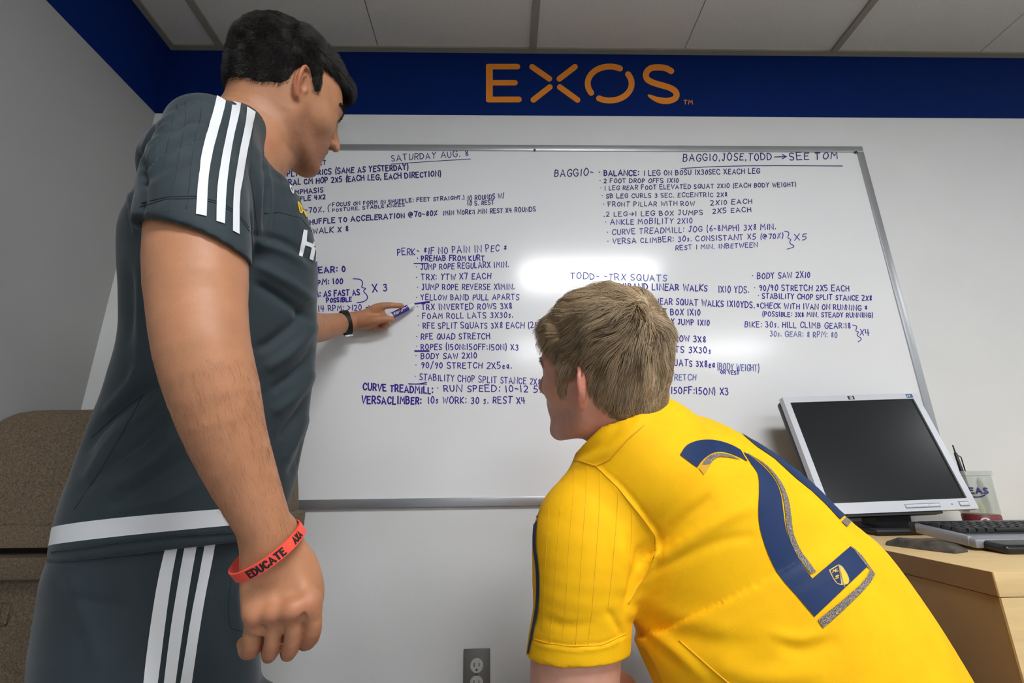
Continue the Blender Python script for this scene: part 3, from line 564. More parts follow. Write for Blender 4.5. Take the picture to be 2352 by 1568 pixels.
def ell(c, r, Mx=None):
    c = np.asarray(c, float); r = np.asarray(r, float)
    def f(p):
        q = p-c
        if Mx is not None: q = q@Mx
        k0 = np.linalg.norm(q/r, axis=1); k1 = np.linalg.norm(q/r**2, axis=1)+1e-9
        return k0*(k0-1)/k1
    f.lo = c-r.max(); f.hi = c+r.max(); return f
def half(c, n):
    c = np.asarray(c, float); n = nrm(n)
    def f(p): return (p-c)@n
    f.lo = f.hi = None; return f
def both(a, b):
    def f(p): return np.maximum(a(p), b(p))
    f.lo = f.hi = None; return f
def loft(nodes, n=2.4, sub=4):
    """nodes: (centre, side vector, half width, half depth)"""
    rows = np.array([np.concatenate([c, nrm(s), [a, b]]) for c, s, a, b in nodes]); rows = spl(rows, sub)
    C, S, A, B = rows[:, :3], rows[:, 3:6], rows[:, 6], rows[:, 7]
    def f(p):
        N = len(p); best = np.full(N, 1e9); bi = np.zeros(N, int); bh = np.zeros(N)
        for i in range(len(C)-1):
            ab = C[i+1]-C[i]; h = np.clip(((p-C[i])@ab)/(ab@ab), 0, 1); e = np.linalg.norm(p-C[i]-h[:, None]*ab, axis=1)
            m = e < best; best[m] = e[m]; bi[m] = i; bh[m] = h[m]
        h = bh[:, None]; c = C[bi]*(1-h)+C[bi+1]*h; s = S[bi]*(1-h)+S[bi+1]*h; ax = C[bi+1]-C[bi]; ax /= np.linalg.norm(ax, axis=1)[:, None]
        s -= ax*(s*ax).sum(1)[:, None]; s /= np.linalg.norm(s, axis=1)[:, None]; t = np.cross(ax, s)
        a = A[bi]*(1-bh)+A[bi+1]*bh; b = B[bi]*(1-bh)+B[bi+1]*bh; q = p-c
        u = np.abs((q*s).sum(1))/a; v = np.abs((q*t).sum(1))/b; w = np.abs((q*ax).sum(1))/np.minimum(a, b)
        r = (u**n+v**n+w**n)**(1/n)+1e-6; L = np.linalg.norm(q, axis=1)
        return np.where(r < .05, -np.minimum(a, b), (r-1)*L/r)
    R_ = np.maximum(A, B)[:, None]; f.lo = (C-R_).min(0); f.hi = (C+R_).max(0); return f
def pose(f, Mx, c, sc=1.0):
    """place a primitive written in local coordinates"""
    c = np.asarray(c, float)
    def g(p): return f((p-c)@Mx/sc)*sc
    if f.lo is None: g.lo = g.hi = None
    else:
        cs = np.array([[x, y, z] for x in (f.lo[0], f.hi[0]) for y in (f.lo[1], f.hi[1]) for z in (f.lo[2], f.hi[2])])*sc@Mx.T+c
        g.lo = cs.min(0); g.hi = cs.max(0)
    return g
def fold(ops, p, act=None):
    d = None
    for i, (mode, f, k) in enumerate(ops):
        if act is not None and not act[i]: continue
        e = f(p)
        if mode == 'u': d = e if d is None else smin(d, e, k)
        elif d is not None: d = smax(d, -e, k) if mode == 's' else smax(d, e, k)
    return np.full(len(p), .5) if d is None else d
def sculpt(ops, h, disp=None):
    """mesh the zero surface of the operations on a sparse grid; returns vertices, quads"""
    Bn = 16; bs = Bn*h
    los = [f.lo for m, f, k in ops if m == 'u' and f.lo is not None]; his = [f.hi for m, f, k in ops if m == 'u' and f.hi is not None]
    lo = np.min(los, 0)-3*h; n = np.ceil((np.max(his, 0)+3*h-lo)/bs).astype(int)
    ii = np.stack(np.meshgrid(*[np.arange(v) for v in n], indexing='ij'), -1).reshape(-1, 3); cen = lo+(ii+.5)*bs
    D = []; tot = None
    for m, f, k in ops:
        e = f(cen); D.append(e)
        if m == 'u': tot = e if tot is None else smin(tot, e, k)
        else: tot = smax(tot, -e, k) if m == 's' else smax(tot, e, k)
    D = np.array(D); reach = bs*.9*1.35+.01; keep = np.abs(tot) < reach
    act = np.array([(D[i] < reach+k) if m in 'us' else (D[i] > -reach-k) for i, (m, f, k) in enumerate(ops)])
    gr = openvdb.FloatGrid(bs)
    for c in ii[(~keep) & (tot < 0)]: gr.fill(tuple(int(v) for v in c*Bn), tuple(int(v) for v in c*Bn+Bn-1), -bs, False)
    kb_ = ii[keep]; ak = act[:, keep].T; uq, inv = np.unique(ak, axis=0, return_inverse=True); inv = np.asarray(inv).ravel()
    g = np.stack(np.meshgrid(*[np.arange(Bn)]*3, indexing='ij'), -1).reshape(-1, 3)
    for gi in range(len(uq)):
        ids = np.where(inv == gi)[0]
        for s in range(0, len(ids), 64):
            blk = kb_[ids[s:s+64]]; p = (lo+(blk[:, None, :]*Bn+g[None])*h).reshape(-1, 3); d = fold(ops, p, uq[gi])
            if disp is not None: d = d-disp(p)
            d = d.reshape(-1, Bn, Bn, Bn).astype(np.float32)
            for b, a in zip(blk, d): gr.copyFromArray(np.ascontiguousarray(a), tuple(int(v) for v in b*Bn))
    v, q = gr.convertToQuads(0.0)
    v = v*h+lo; t = v[q[:, 0]]; vol = np.einsum('ij,ij->i', t, np.cross(v[q[:, 1]], v[q[:, 2]])).sum()
    if vol < 0: q = q[:, ::-1]
    return v, q
def relax(v, q, it=1, lam=.5, c0=None, rad=.05):
    wgt = None if c0 is None else np.exp(-(np.linalg.norm(v-c0, axis=1)/rad)**4)[:, None]
    if wgt is not None:
        ok = (wgt[:, 0] > .01); sel = q[ok[q].all(1)]; us, inv = np.unique(sel, return_inverse=True); w2 = wgt[us]; sv = relax(v[us].copy(), np.asarray(inv).reshape(sel.shape), it, lam); v = v.copy(); v[us] += (sv-v[us])*w2; return v
    for _ in range(it):
        s = np.zeros_like(v); c = np.zeros(len(v))
        for a, b in ((0, 1), (1, 2), (2, 3), (3, 0)):
            np.add.at(s, q[:, a], v[q[:, b]]); np.add.at(s, q[:, b], v[q[:, a]]); np.add.at(c, q[:, a], 1); np.add.at(c, q[:, b], 1)
        v = v+lam*(s/np.maximum(c, 1)[:, None]-v)
    return v
def quads_mesh(name, v, q, m=None, parent=None):
    me = bpy.data.meshes.new(name); me.vertices.add(len(v)); me.vertices.foreach_set('co', np.ascontiguousarray(v, np.float32).ravel())
    k = q.shape[1]; me.loops.add(q.size); me.loops.foreach_set('vertex_index', np.ascontiguousarray(q, np.int32).ravel())
    me.polygons.add(len(q)); me.polygons.foreach_set('loop_start', np.arange(0, q.size, k, dtype=np.int32)); me.polygons.foreach_set('use_smooth', np.ones(len(q), bool))
    me.update(calc_edges=True); o = link(name, me, m)
    if parent is not None: adopt(o, parent)
    return o
def vnormals(v, q):
    fn = np.cross(v[q[:, 2]]-v[q[:, 0]], v[q[:, 3]]-v[q[:, 1]]) if q.shape[1] == 4 else np.cross(v[q[:, 1]]-v[q[:, 0]], v[q[:, 2]]-v[q[:, 0]])
    n = np.zeros_like(v)
    for i in range(q.shape[1]): np.add.at(n, q[:, i], fn)
    return n/(np.linalg.norm(n, axis=1)[:, None]+1e-12)
def seg2(px, a, b):
    ab = b-a; h = np.clip(((px-a)@ab)/(ab@ab+1e-9), 0, 1); return np.linalg.norm(px-a-h[:, None]*ab, axis=1), h
def creases(v, q, lines):
    """cloth folds: each (pixels polyline, width px, height m) raises (or with a negative height sinks) the cloth along a line on the side that faces the camera"""
    nn = vnormals(v, q); px, d = to_px(v); face = np.clip(-(nn*((v-CAM)/np.linalg.norm(v-CAM, axis=1)[:, None])).sum(1)*4+.35, 0, 1); off = np.zeros(len(v))
    for pts, wd, ht in lines:
        p = np.array(_smooth([tuple(map(float, t)) for t in pts], 1)); lo, hi = p.min(0)-3*wd, p.max(0)+3*wd
        ix = np.where((px > lo).all(1) & (px < hi).all(1) & (face > 0))[0]
        if not len(ix): continue
        best = np.full(len(ix), 1e9); par = np.zeros(len(ix)); n = len(p)-1
        for i in range(n):
            e, h = seg2(px[ix], p[i], p[i+1]); m = e < best; best[m] = e[m]; par[m] = (i+h[m])/n
        off[ix] += ht*np.exp(-(best/wd)**2)*np.sin(np.clip(par*.96+.02, 0, 1)*math.pi)**.6
    return v+nn*(off*face)[:, None]
def hashn(p, s=0):
    q = np.sin(p@np.array([127.1, 311.7, 74.7])+s*17.3)*43758.5453; return q-np.floor(q)
def vnoise(p, s=0):
    i = np.floor(p); f = p-i; f = f*f*(3-2*f); out = 0
    for a in (0, 1):
        for b in (0, 1):
            for c in (0, 1):
                wgt = (f[:, 0] if a else 1-f[:, 0])*(f[:, 1] if b else 1-f[:, 1])*(f[:, 2] if c else 1-f[:, 2]); out = out+wgt*hashn(i+np.array([a, b, c]), s)
    return out*2-1
def bvh_of(v, q): 
    tris = np.vstack([q[:, [0, 1, 2]], q[:, [0, 2, 3]]]) if q.shape[1] == 4 else q
    return BVHTree.FromPolygons(v.tolist(), tris.tolist(), all_triangles=True)
def bvh_near(v, q, lo, hi):
    """a tree over only the part of a mesh seen inside a pixel window"""
    px, d = to_px(v); ok = (px > np.array(lo)).all(1) & (px < np.array(hi)).all(1) & (d > 0); qq = q[ok[q].all(1)]; us, inv = np.unique(qq, return_inverse=True)
    return bvh_of(v[us], np.asarray(inv).reshape(qq.shape))
def cast(bv, px, py, off=.001):
    r = ray(px, py); r = r/np.linalg.norm(r); h = bv.ray_cast(Vector(CAM), Vector(r))
    if h[0] is None: return None, None
    n = np.array(h[1]); n = -n if n@r > 0 else n
    return np.array(h[0])+n*off, n
def decal(name, bv, outlines, m, parent, off=.0012, cell=9, snap=None):
    """print on cloth: flat outlines laid onto the surface they cover"""
    bm = bmesh.new()
    for ol in outlines:
        ol = [p for k, p in enumerate(ol) if math.dist(p, ol[k-1]) > .2]
        vs = [bm.verts.new((p[0], p[1], 0)) for p in ol]
        for t in tessellate_polygon([[Vector((p[0], p[1], 0)) for p in ol]]):
            try: bm.faces.new([vs[k] for k in t])
            except ValueError: pass
    for _ in range(9):
        es = [e for e in bm.edges if e.calc_length() > cell*1.5]
        if not es: break
        bmesh.ops.subdivide_edges(bm, edges=es, cuts=1); bmesh.ops.triangulate(bm, faces=bm.faces[:])
    dead = []
    for v in bm.verts:
        p, n = cast(bv, v.co.x, v.co.y, off); k = 0
        while p is None and snap and k < 60: k += 1; p, n = cast(bv, v.co.x+snap[0]*k, v.co.y+snap[1]*k, off)
        if p is None: dead.append(v)
        else: v.co = p
    bmesh.ops.delete(bm, geom=dead, context='VERTS')
    bad = [e for e in bm.edges if e.calc_length() > .06]; bmesh.ops.delete(bm, geom=bad, context='EDGES_FACES') if bad else None
    me = bpy.data.meshes.new(name); bm.normal_update()
    for f in bm.faces:
        if f.normal.dot(Vector(CAM)-f.calc_center_median()) < 0: f.normal_flip()
    bm.to_mesh(me); bm.free(); o = link(name, me, m, smooth=True); adopt(o, parent); return o
def print_text(name, bv, text, p0, p1, h, th, m, parent, off=.0009, slant=0):
    wd, st = text_strokes(text, 0); p0 = np.array(p0, float); p1 = np.array(p1, float); u = (p1-p0)/wd; up = np.array([slant, -h])
    V, Fc = ribbon([[p0+u*a+up*b for a, b in s] for s in st], th); pts = [cast(bv, x[0], x[1], off)[0] for x in V]
    Fc = [f for f in Fc if all(pts[k] is not None for k in f)]; us = sorted({k for f in Fc for k in f}); mp = {k: i for i, k in enumerate(us)}
    o = pyd(name, [pts[k] for k in us], [[mp[k] for k in f] for f in Fc], m); adopt(o, parent); return o
def seam(name, bv, pts, rad, m, parent, lift=0.0, step=8):
    q = []
    for a, b in zip(pts[:-1], pts[1:]):
        n = max(1, int(math.dist(a, b)/step)); q += [(a[0]+(b[0]-a[0])*k/n, a[1]+(b[1]-a[1])*k/n) for k in range(n)]
    q.append(pts[-1]); w3 = [cast(bv, x, y, lift)[0] for x, y in q]; w3 = [p for p in w3 if p is not None]
    if len(w3) < 2: return None
    o = tube(name, w3, rad, m, n=5); adopt(o, parent); return o
def strands(name, roots, dirs_fn, lens, steps, rad, m, parent, keep=None, shade=None):
    """hair as thin three-sided tapering tubes grown from root points"""
    n = len(roots); p = roots.copy(); path = [p.copy()]
    for s in range(steps):
        d = dirs_fn(p, s/steps); p = p+d*(lens/steps)[:, None]
        if keep is not None: p = keep(p)
        path.append(p.copy())
    path = np.stack(path, 1); K = steps+1
    t = np.gradient(path, axis=1); t /= np.linalg.norm(t, axis=2)[..., None]+1e-9
    ref = np.array([.3, .5, .8]); a = np.cross(t, ref); a /= np.linalg.norm(a, axis=2)[..., None]+1e-9; b = np.cross(t, a)
    prof = rad*np.linspace(1, .25, K)[None, :, None]; V = []
    for k in range(3):
        an = 2*math.pi*k/3; V.append(path+prof*(a*math.cos(an)+b*math.sin(an)))
    V = np.stack(V, 2); base = (np.arange(n)*K*3)[:, None, None]; i = np.arange(steps)[None, :, None]*3; k = np.arange(3)[None, None, :]; k2 = (k+1) % 3
    Q = np.stack([base+i+k, base+i+k2, base+i+3+k2, base+i+3+k], -1).reshape(-1, 4); v = V.reshape(-1, 3)
    o = quads_mesh(name, v, Q, m, parent)
    c = shade if shade is not None else .55+.6*RNG.rand(n)
    col = np.ones((n, K*3, 4), np.float32); col[..., :3] = c.reshape(n, 1, -1); at = o.data.attributes.new('tint', 'FLOAT_COLOR', 'POINT'); at.data.foreach_set('color', col.ravel())
    o['kind'] = 'stuff'; return o
def set_tint(o, col):
    c = np.ones((len(col), 4), np.float32); c[:, :3] = col; at = o.data.attributes.new('tint', 'FLOAT_COLOR', 'POINT'); at.data.foreach_set('color', c.ravel())
def sample(v, q, n, ok=None):
    tri = np.vstack([q[:, [0, 1, 2]], q[:, [0, 2, 3]]]) if q.shape[1] == 4 else q
    if ok is not None: tri = tri[ok[tri].all(1)]
    a, b, c = v[tri[:, 0]], v[tri[:, 1]], v[tri[:, 2]]; ar = np.linalg.norm(np.cross(b-a, c-a), axis=1); i = RNG.choice(len(tri), n, p=ar/ar.sum())
    u, w_ = RNG.rand(n), RNG.rand(n); m = u+w_ > 1; u[m] = 1-u[m]; w_[m] = 1-w_[m]
    return a[i]+(b[i]-a[i])*u[:, None]+(c[i]-a[i])*w_[:, None]
def euler(a, b, c):
    a, b, c = (math.radians(v) for v in (a, b, c)); ca, sa, cb, sb, cc, sc = math.cos(a), math.sin(a), math.cos(b), math.sin(b), math.cos(c), math.sin(c)
    return np.array([[ca, -sa, 0], [sa, ca, 0], [0, 0, 1]])@np.array([[cb, 0, sb], [0, 1, 0], [-sb, 0, cb]])@np.array([[1, 0, 0], [0, cc, -sc], [0, sc, cc]])
# ------------------------------------------------------------------ a head, x forward, y left, z up, origin between the ears
def head_ops(flare=28):
    o = []
    def u(f, k=.012): o.append(('u', f, k))
    def s(f, k=.004): o.append(('s', f, k))
    u(ell((-.012, 0, .035), (.096, .076, .083)), 0)
    u(ell((-.028, 0, .005), (.074, .068, .07)), .03)
    u(ell((.035, 0, .02), (.058, .064, .075)), .03)                      # forehead
    u(ell((.045, 0, -.03), (.046, .055, .062)), .03)                     # mid face
    for y in (-1, 1):
        u(chain([(-.002, y*.058, -.03), (.004, y*.056, -.062), (.04, y*.040, -.088), (.074, y*.014, -.103)], (.018, .017, .016, .015)), .022)   # jaw
        u(ell((.052, y*.040, -.018), (.028, .022, .022)), .02)           # cheekbone
        u(chain([(.088, y*.010, .020), (.084, y*.030, .027), (.064, y*.052, .020)], (.009, .0085, .008)), .014)     # brow
    u(ell((.079, 0, -.104), (.017, .021, .016)), .014)                   # chin
    u(ell((.074, 0, -.060), (.024, .031, .030)), .02)                    # muzzle
    for y in (-1, 1):
        s(ell((.101, y*.031, .003), (.018, .017, .0125)), .014)           # eye socket
        u(ell((.0745, y*.0315, .003), (.0135, .0145, .0125)), .002)      # eyeball under the lids
        u(chain([(.0845, y*.019, .009), (.0885, y*.031, .0115), (.081, y*.045, .006)], (.0022, .003, .0022)), .004)  # upper lid
        u(chain([(.0845, y*.020, -.003), (.0875, y*.031, -.0065), (.081, y*.044, -.002)], (.002, .0025, .002)), .004)
    u(chain([(.090, 0, .018), (.100, 0, -.002), (.112, 0, -.024), (.114, 0, -.031)], (.0075, .0075, .0088, .0092)), .010)     # nose
    for y in (-1, 1):
        u(ell((.100, y*.0125, -.034), (.0105, .0075, .0075)), .006)
        s(ell((.1035, y*.0068, -.0415), (.0055, .0032, .0045)), .002)
    u(chain([(.0955, 0, -.0545), (.094, .010, -.0555), (.083, .024, -.0605)], (.0062, .0058, .003)), .004); u(chain([(.0955, 0, -.0545), (.094, -.010, -.0555), (.083, -.024, -.0605)], (.0062, .0058, .003)), .004)
    u(chain([(.0825, -.021, -.0635), (.0935, 0, -.0680), (.0825, .021, -.0635)], (.0035, .0070, .0035)), .004)
    s(chain([(.0865, -.026, -.0615), (.1015, 0, -.0612), (.0865, .026, -.0615)], (.0012, .0016, .0012)), .003)
    for y in (-1, 1):                                                    # ears
        Me = euler(y*-flare, 4, y*4); c0 = np.array((-.006, y*.077, -.002))
        def eg(f, k, mode='u'): o.append((mode, pose(f, Me, c0), k))
        eg(ell((-.004, 0, 0), (.017, .005, .029)), .006)
        rim = [(.008, .002, .010), (.010, .003, .022), (.000, .005, .031), (-.013, .007, .028), (-.020, .008, .014), (-.019, .007, -.003), (-.012, .005, -.018), (-.004, .002, -.028), (.004, 0, -.030)]
        eg(chain([(a, y*b, c) for a, b, c in rim], (.0028, .0033, .0036, .0038, .0038, .0036, .0034, .0050, .004), 2), .003)
        eg(chain([(a, y*b, c) for a, b, c in [(-.004, .006, .018), (-.011, .006, .008), (-.010, .006, -.006), (-.002, .005, -.015)]], (.002, .0026, .0026, .002), 2), .003)
        eg(ell((-.001, y*.009, -.001), (.0078, .0075, .012)), .003, 's'); eg(ell((-.011, y*.011, .019), (.006, .004, .007)), .003, 's')
        eg(chain([(.010, y*.002, .002), (.008, y*.006, -.006), (.007, y*.003, -.012)], (.003, .0036, .003), 2), .003)
    return o
def hand_ops(Mx, c, sc=1.0, curl=.35, side=1, spread=.1, thumb=.4):
    """relaxed hand: x along the fingers, y towards the thumb, z out of the back of the hand"""
    o = []
    def u(f, k): o.append(('u', pose(f, Mx, c, sc), k))
    u(loft([(np.array((-.015, 0, 0)), (0, 1, 0), .028, .021), (np.array((.02, .002, 0)), (0, 1, 0), .034, .017), (np.array((.06, .002, 0)), (0, 1, 0), .041, .014), (np.array((.088, 0, 0)), (0, 1, 0), .040, .0115)]), .01)
    for y, L, r, a in ((.030, .070, .0092, .9), (.010, .079, .0095, 1.0), (-.011, .074, .009, 1.1), (-.030, .058, .0080, 1.2)):
        p = np.array((.088, y, 0.0)); pts = [p]; ang = 0
        for seg, k in ((.46, curl), (.31, curl*1.5), (.23, curl*.8)):
            ang += k*a; p = p+L*seg*np.array((math.cos(ang), spread*y*8*math.cos(ang), -math.sin(ang))); pts.append(p)
        u(chain(pts, (r*1.12, r*1.0, r*.92, r*.78), 2), .006)
    u(chain([(.005, .024, -.004), (.035, .048, -.014), (.062, .058, -.024-.02*thumb), (.085, .056, -.036-.03*thumb)], (.014, .0135, .0105, .0085), 2), .012)
    return o
# ------------------------------------------------------------------ the standing man, pointing with his left hand
m_skin1 = mat('tanned_skin', (186, 130, 94), .5, .45, noise=.06, nscale=60, sss=.12, attr='tint', bump=.25, bscale=500)
m_skin2 = mat('fair_skin', (216, 160, 136), .5, .4, noise=.05, nscale=60, sss=.12, attr='tint', bump=.2, bscale=500)
m_hair1 = mat('dark_hair', (40, 34, 30), .45, .5, attr='tint'); m_hair2 = mat('blond_hair', (196, 170, 134), .36, .5, attr='tint')
m_hair1b = mat('dark_hair_base', (20, 17, 15), .8, .2); m_hair2b = mat('blond_hair_base', (118, 98, 72), .7, .2, noise=.2, nscale=200)
m_white_p = mat('white_stripe', (226, 228, 230), .6, .3, bump=.15, bscale=700)
def cloth(name, col, rough=.72, sheen=.15, band=None, pins=None):
    m = mat(name, col, rough, .3, noise=.05, nscale=25, sheen=sheen, bump=.2, bscale=900)
    if band:
        nt = m.node_tree; b = nt.nodes['Principled BSDF']; c0_, n_, a_, b_ = band
        g = nt.nodes.new('ShaderNodeNewGeometry'); s = nt.nodes.new('ShaderNodeVectorMath'); s.operation = 'SUBTRACT'; s.inputs[1].default_value = tuple(c0_); nt.links.new(g.outputs['Position'], s.inputs[0])
        d = nt.nodes.new('ShaderNodeVectorMath'); d.operation = 'DOT_PRODUCT'; d.inputs[1].default_value = tuple(n_); nt.links.new(s.outputs[0], d.inputs[0])
        g1 = nt.nodes.new('ShaderNodeMath'); g1.operation = 'GREATER_THAN'; g1.inputs[1].default_value = a_; nt.links.new(d.outputs['Value'], g1.inputs[0])
        g2 = nt.nodes.new('ShaderNodeMath'); g2.operation = 'LESS_THAN'; g2.inputs[1].default_value = b_; nt.links.new(d.outputs['Value'], g2.inputs[0])
        mu = nt.nodes.new('ShaderNodeMath'); mu.operation = 'MULTIPLY'; nt.links.new(g1.outputs[0], mu.inputs[0]); nt.links.new(g2.outputs[0], mu.inputs[1])
        mx = nt.nodes.new('ShaderNodeMix'); mx.data_type = 'RGBA'; nt.links.new(mu.outputs[0], mx.inputs['Factor']); src = b.inputs['Base Color'].links[0].from_socket
        nt.links.new(src, mx.inputs['A']); mx.inputs['B'].default_value = (*lin((222, 224, 226)), 1); nt.links.new(mx.outputs['Result'], b.inputs['Base Color'])
    return m
def px_chain(rows, n=3):
    """rows of pixel x, pixel y, optical depth, radius in pixels across the limb (the stretch of the wide lens is taken out)"""
    rad = []
    for i, (a, b, d, r) in enumerate(rows):
        t = np.array(rows[min(i+1, len(rows)-1)][:2], float)-np.array(rows[max(i-1, 0)][:2], float); nn = np.array([-t[1], t[0]])/(np.linalg.norm(t)+1e-9)
        w2 = np.array([(a-1176)/FPX, (b-784)/FPX]); L2 = w2@w2; c = (nn@w2)**2/(L2+1e-9); rad.append(M(r, d)/math.sqrt(c*(1+L2)+(1-c)))
    return chain([P(a, b, d) for a, b, d, r in rows], rad, n)
def px_loft(rows, n=2.4, sub=4):
    """rows of left and right silhouette pixel, optical depth of the middle, half depth along the line of sight"""
    out = []
    for l, r, d, b in rows:
        rl, rr = nrm(ray(*l)), nrm(ray(*r)); rc = nrm(rl+rr); al = math.acos(min(1, rl@rr))/2; D = d/(rc@CF); a = math.tan(al)*math.sqrt(max(D*D-b*b, 1e-6)); out.append((CAM+rc*D, rr-rl, a, b))
    return loft(out, n, sub)
HM1 = euler(49.5, 6, 13.8); HC1 = P(661, 227, .855); HS1 = .955
def place(ops, Mx, c, sc=1.0): return [(m, pose(f, Mx, c, sc), k) for m, f, k in ops]
def HL1(x, y, z): return HC1+HS1*(HM1@np.array((x, y, z)))
body = place(head_ops(36), HM1, HC1, HS1)
body += [('u', chain([HL1(-.022, 0, -.01), HL1(-.035, 0, -.085), P(552, 345, .80), P(500, 420, .77)], (.057, .060, .072, .09)), .03), ('u', chain([HL1(.045, 0, -.082), HL1(.0, 0, -.095), P(588, 345, .80)], (.030, .046, .050), 3), .03)]
tors = [((375, 440), (600, 440), .78, 0.082), ((335, 520), (650, 520), .76, 0.097), ((320, 620), (690, 620), .76, 0.092), ((310, 740), (690, 740), .76, 0.087), ((285, 860), (685, 860), .75, 0.082), ((245, 980), (665, 980), .74, 0.082), ((205, 1100), (640, 1100), .74, 0.082), ((172, 1200), (605, 1200), .74, 0.092), ((165, 1300), (580, 1300), .74, 0.092)]
body += [('u', px_loft(tors), .03)]
arm1 = [(462, 350, .615, 72), (452, 450, .568, 108), (454, 600, .53, 124), (457, 700, .515, 119), (468, 800, .50, 115), (494, 900, .50, 110), (522, 1000, .505, 97), (561, 1100, .515, 83), (596, 1180, .52, 70), (618, 1240, .525, 63), (622, 1290, .53, 62)]
body += [('u', px_chain(arm1, 2), .02)]
# right hand: back of the hand to the camera, fingers rolled in
hd = .53
body += [('u', px_loft([((551, 1240), (687, 1232), hd, .024), ((549, 1290), (708, 1276), hd, .021), ((549, 1345), (732, 1322), hd, .018), ((558, 1395), (742, 1372), hd-.002, .0165), ((566, 1430), (738, 1405), hd-.004, .014)], 2.6, 3), .008)]
for rows, k in (([(590, 1410, .517, 24), (580, 1455, .517, 22), (577, 1490, .527, 21.5), (562, 1494, .545, 18), (558, 1476, .556, 16)], .003),
                ([(634, 1402, .514, 23), (630, 1450, .515, 20), (622, 1495, .524, 19.5), (616, 1505, .542, 18), (612, 1480, .554, 16)], .003),
                ([(676, 1396, .514, 23), (675, 1445, .516, 20), (667, 1490, .525, 19.5), (659, 1502, .543, 18), (655, 1478, .554, 16)], .003),
                ([(712, 1380, .518, 23), (720, 1425, .522, 21), (714, 1462, .531, 20), (700, 1478, .547, 18), (690, 1460, .556, 16)], .003),
                ([(684, 1290, .552, 32), (712, 1345, .556, 26), (718, 1395, .562, 22), (706, 1440, .570, 20)], .02)):
    body.append(('u', px_chain(rows, 2), k))
body.append(('u', px_chain([(588, 1452, .556, 17), (640, 1462, .556, 19), (692, 1448, .558, 18)], 2), .006))
for a, b, dk in ((588, 1412, .507), (632, 1403, .506), (675, 1396, .506), (711, 1384, .519)): body.append(('u', ell(P(a, b, dk), (.0085, .0085, .0085)), .016))
for rows in ([(607, 1425, .506, 3.5), (601, 1470, .506, 4.5), (598, 1500, .512, 4)], [(654, 1425, .503, 3), (651, 1465, .504, 4.5), (642, 1510, .513, 4)], [(697, 1405, .506, 3.5), (697, 1450, .508, 5), (690, 1490, .516, 4)]): body.append(('s', px_chain(rows, 2), .004))
for rows in ([(605, 1270, .532, 28), (597, 1340, .526, 25), (590, 1400, .519, 22)], [(622, 1270, .530, 28), (630, 1340, .524, 24), (634, 1395, .517, 21)], [(640, 1270, .530, 28), (660, 1335, .525, 24), (676, 1390, .517, 21)], [(655, 1270, .533, 28), (688, 1330, .528, 24), (712, 1372, .521, 21)]): body.append(('u', px_chain(rows, 3), .008))
# left arm reaching past the chest, hand at the board
arm1l = [(580, 430, .90, 75), (615, 560, .97, 62), (650, 720, 1.05, 50), (690, 748, 1.12, 42), (735, 752, 1.22, 33), (775, 744, 1.32, 25.5), (806, 738, 1.375, 20), (822, 736, 1.385, 20)]
body += [('u', px_chain(arm1l, 5), .02)]
lh = 1.385
body += [('u', px_loft([((806, 718), (812, 757), lh, .022), ((828, 714), (834, 755), lh, .021), ((852, 704), (858, 752), lh+.004, .018), ((872, 699), (872, 735), lh+.008, .014)], 2.4, 3), .01)]
for rows, k in (([(862, 709, lh, 11), (878, 703, lh, 9), (896, 701, lh+.004, 7.2), (910, 701.5, lh+.008, 6.4), (922, 701.5, lh+.01, 5.4)], .010),
                ([(838, 740, lh-.01, 13), (860, 736, lh-.018, 11), (878, 733, lh-.018, 9), (892, 732, lh-.012, 8), (900, 733, lh-.006, 6.3)], .012),
                ([(868, 722, lh+.022, 9), (888, 730, lh+.03, 7.5), (890, 744, lh+.024, 7), (881, 749, lh+.008, 6.5)], .004),
                ([(858, 730, lh+.02, 9), (874, 744, lh+.028, 7.5), (872, 752, lh+.018, 6.5), (860, 750, lh+.006, 6)], .004),
                ([(846, 738, lh+.014, 9), (858, 752, lh+.022, 7), (848, 754, lh+.012, 6), (840, 749, lh+.004, 5.5)], .004)):
    body.append(('u', px_chain(rows, 2), k))
# legs and trainers-to-be (below the frame)
fN, fF = P(265, 1568, .70), P(455, 1568, .755)
face1 = np.array([math.cos(math.radians(45)), math.sin(math.radians(45)), 0])
def leg_pts(top, knee_z, fwd, foot):
    k = np.array([top[0]*.6+foot[0]*.4, top[1]*.6+foot[1]*.4, knee_z])+fwd*.035; return [top, k, np.array([foot[0], foot[1], .09])]
footN, footF = np.array([fN[0]+.0, fN[1]+.03, 0]), np.array([fF[0]+.06, fF[1]+.06, 0])
hipN, hipF = P(320, 1380, .725), P(455, 1380, .75)
for hip, top, ft in ((hipN, fN, footN), (hipF, fF, footF)):
    L = leg_pts(top, .48, face1, ft); body.append(('u', chain([hip, L[0], L[1], (L[1]+L[2])/2-face1*.025, L[2]], (.085, .082, .058, .054, .038), 3), .03))
    body.append(('u', chain([np.array([ft[0], ft[1], .05])-face1*.03, np.array([ft[0], ft[1], .045])+face1*.06, np.array([ft[0], ft[1], .032])+face1*.15], (.034, .034, .028), 2), .02))
v, q = sculpt(body, .0021)
man1 = empty('person', ((footN+footF)/2)); tag(man1, 'dark haired person in a slate grey training kit pointing at the whiteboard with a marker', 'person')
